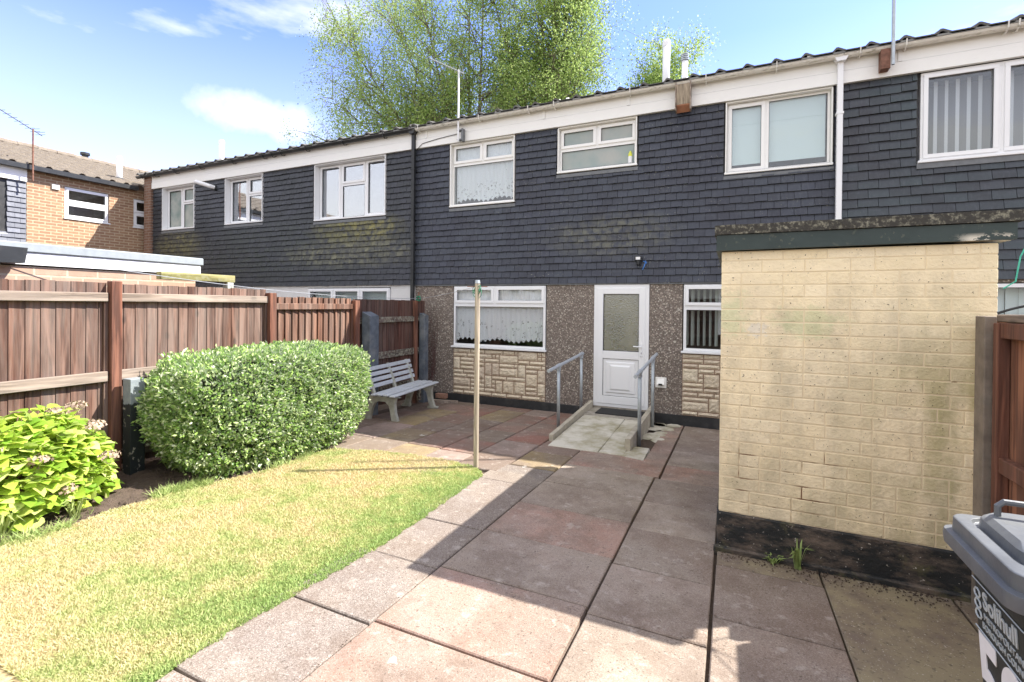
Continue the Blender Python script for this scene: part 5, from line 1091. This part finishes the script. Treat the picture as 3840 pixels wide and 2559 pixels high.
for (x, y, z) in [(-4.95, 1.0, 1.0), (-4.85, 1.95, 1.0), (-4.85, 2.2, .85), (-4.6, 1.75, .72), (-4.62, 2.2, .62), (-4.9, 2.1, 1.02), (-4.65, 1.5, .85), (-4.6, 1.9, .45), (-5.0, 1.6, 1.06), (-4.55, 1.3, .62), (-4.7, 1.15, .85), (-4.78, 2.15, .85)]:
    for k in range(60):
        d = Vector([random.gauss(0, 1) for _ in range(3)]).normalized(); d.z = abs(d.z)*.6; p = Vector((x, y, z))+d*.075; u = Vector([random.gauss(0, 1) for _ in range(3)]).normalized()*.014; w = u.cross(d).normalized()*.014
        hd.quadlist([p-u, p-w, p+u, p+w], [(0, 1, 2, 3)])
    for k in range(7): d = Vector([random.gauss(0, 1) for _ in range(3)]).normalized(); hd.tube([(x, y, z-.06), Vector((x, y, z))+d*.06], .0015, 3)
hd.build('dried_flowers', simple('dried hydrangea petal', (.36, .27, .2), .9, .3, 50), HY)
# bed weeds: strap leaves and small tufts
def tuft(name, label, x, y, nb, h, spread, tone=.9, grp=None):
    z = gz(y); V = []; Fc = []
    for k in range(nb):
        a_ = random.uniform(0, 6.28); l = h*random.uniform(.6, 1.1); w = .004+.004*random.random(); dx, dy = math.cos(a_)*spread*random.uniform(.3, 1), math.sin(a_)*spread*random.uniform(.3, 1); px_, py_ = -math.sin(a_)*w, math.cos(a_)*w; o0 = len(V)
        bx_, by_ = x+random.uniform(-.02, .02), y+random.uniform(-.02, .02)
        V += [(bx_-px_, by_-py_, z-.01), (bx_+px_, by_+py_, z-.01), (bx_+dx*.5+px_, by_+dy*.5+py_, z+l*.75), (bx_+dx*.5-px_, by_+dy*.5-py_, z+l*.75), (bx_+dx, by_+dy, z+l*random.uniform(.5, 1.05))]
        Fc += [(o0, o0+1, o0+2), (o0, o0+2, o0+3), (o0+3, o0+2, o0+4)]
    o_ = npmesh(name, V, Fc, M['grass'], attr=[tone]*len(V)); return tag(o_, label, 'weed', grp)
tuft('weed', 'spindly green weed at the foot of the shed wall', .42, 3.68, 14, .2, .12); tuft('weed', 'low leafy weed on the shed plinth ledge', .27, 3.7, 30, .06, .09)
tuft('weed', 'tiny weed in the concrete beside the bin', .62, 2.35, 10, .06, .04)
tuft('weed', 'strappy green leaves under the hydrangea', -4.55, 1.95, 26, .2, .16, .75); tuft('weed', 'strappy leaves below the hydrangea at the left edge', -4.55, 1.55, 40, .26, .2, .7)
tuft('weed', 'broad weed on bare soil between hydrangea and lawn', -4.6, 1.35, 24, .12, .12, .95); tuft('weed', 'strappy leaves between the concrete post and the hedge', -5.2, 3.0, 18, .22, .2, .8)
# ------------------------------------------------------------------ trees
def birch(label, base, trunk_top, limbs, nleaf, seed, spread=1., droop=.25, lsz=.09, grp='birch trees behind the houses'):
    r = random.Random(seed); T = thing('birch_tree', label, 'tree', base, grp); wood = MB(); tips = []
    B = Vector(base); TT = Vector(trunk_top)
    def bez(a, d0, c_, n_=7):
        pts = []
        for k in range(n_+1): u = k/n_; p = a.lerp(c_, u)+d0*(u*(1-u)); pts.append(p)
        return pts
    wood.tube([B, B.lerp(TT, .5)+Vector((.15, 0, 0)), TT], [.32, .24, .17], 10); tr = wood.build('trunk', M['bark'], T, smooth=True)
    wood = MB()
    for (x, y, z, s0) in limbs:
        a = B.lerp(TT, s0); c_ = Vector((x, y, z)); pts = bez(a, Vector((r.uniform(-1, 1), r.uniform(-1, 1), (c_-a).length*r.uniform(-.05, .2))), c_, 9); L_ = (c_-a).length
        wood.tube(pts, [max(.01, (.085*(1-k/9)+.01)) for k in range(10)], 6)
        nsub = int(L_*2.6)
        for j in range(nsub):
            u = r.uniform(.22, 1); i_ = min(8, int(u*9)); p = pts[i_].lerp(pts[i_+1], u*9-i_); dirn = (pts[i_+1]-pts[i_]).normalized()
            side = Vector((r.gauss(0, 1), r.gauss(0, 1), r.gauss(.25, .6))).normalized(); d = (dirn*.7+side).normalized(); l = (1.5+2.3*r.random())*(1.25-u*.6)*spread
            q = p+d*l; sp2 = bez(p, Vector((0, 0, .5)), q, 4); wood.tube(sp2, [.024*(1-k/4.)+.006 for k in range(5)], 4)
            for m_ in range(6):
                w_ = r.uniform(.25, 1); s_ = p.lerp(q, w_); tw = s_+Vector((r.gauss(0, .55), r.gauss(0, .5), r.gauss(0, .4)-droop*r.random())); wood.tube([s_, tw], [.009, .005], 3)
                tips.append((s_, tw))
    wood.build('branches', M['bark'], T)
    ta = np.array([[*a_, *b_] for a_, b_ in tips]); g = np.random.default_rng(seed); wgt = g.random(len(ta))**1.2+.15; wgt /= wgt.sum()
    nc = nleaf//48; kc = g.choice(len(ta), nc, p=wgt); uc = g.random(nc)[:, None]*1.3; C = ta[kc, :3]*(1-uc)+ta[kc, 3:]*uc+g.normal(0, .28, (nc, 3)); C[:, 2] -= np.abs(g.normal(0, droop*.6, nc))
    k = g.integers(0, nc, nleaf); P = C[k]+g.normal(0, 1, (nleaf, 3))*np.array([.22, .22, .2+droop*.42])
    leaf_cloud('crown', P, np.tile([0, 0, -.5], (nleaf, 1)), lsz, lsz*.36, M['birch'], T, 1.)
    return T
birch('large birch with arching limbs reaching left over the roof', (-11.6, 20, 0), (-11.2, 20, 7.2),
      [(-19.0, 19, 16.6, .75), (-17.6, 19.5, 12.4, .85), (-15.2, 20.5, 17.8, .9), (-20.2, 20, 13.2, .8), (-13.2, 18.8, 15.5, 1), (-12, 21, 19, 1), (-10.6, 19.6, 17.5, 1), (-16.6, 21, 10.4, .95), (-14.2, 19, 12.2, 1), (-20.6, 20, 10.9, .8), (-17.8, 20.2, 9.3, .9), (-18.2, 21, 19.4, .85), (-12.6, 19, 11, 1)], 100000, 3, 1.05, .5)
birch('broad birch with dense crown behind the middle house', (-8.2, 21, 0), (-8.0, 21, 7.6),
      [(-10.8, 20, 17.5, .9), (-8.4, 21, 20, 1), (-6.6, 20.5, 18.2, .9), (-6.0, 20.8, 14.8, .85), (-6.0, 20, 11.8, 1), (-9.6, 20, 14, 1), (-7.0, 20, 15.6, 1), (-11.2, 21.5, 12.4, .9), (-6.8, 21.5, 12.6, 1), (-9.0, 19.6, 11.0, 1), (-7.4, 20, 18.5, 1), (-6.3, 21, 16.5, .9), (-6.3, 20, 10.4, 1), (-10, 21, 10.6, 1)], 92000, 5, 1.0, .3)
birch('small birch crown behind the two flue pipes', (-2.9, 22, 0), (-2.8, 22, 8.2),
      [(-3.5, 21.8, 12.0, 1), (-2.6, 22, 13.0, 1), (-2.1, 22, 12.0, 1), (-2.1, 22, 10.4, .95), (-3.7, 22, 10.2, .95), (-3.0, 21.6, 11.2, 1), (-2.5, 21.6, 10.4, 1)], 44000, 8, .58, .25)
# ------------------------------------------------------------------ rear boundary (behind the camera, seen in glass)
o = thing('rear_fence', 'plain brown fence closing the garden behind the camera', 'fence', (-2, -4.2, gz(-4.2))); b = MB(); x = -5.5
while x < 1.5: b.box(x, x+.115, -4.22, -4.2, gz(-4.2), 2.2); x += .12
b.build('boards', M['fence'], o)
for z in (1.9, 1.3, .7): b = MB(); b.box(-5.5, 1.5, -4.2, -4.15, z, z+.08); b.build('rail', M['rail'], o)
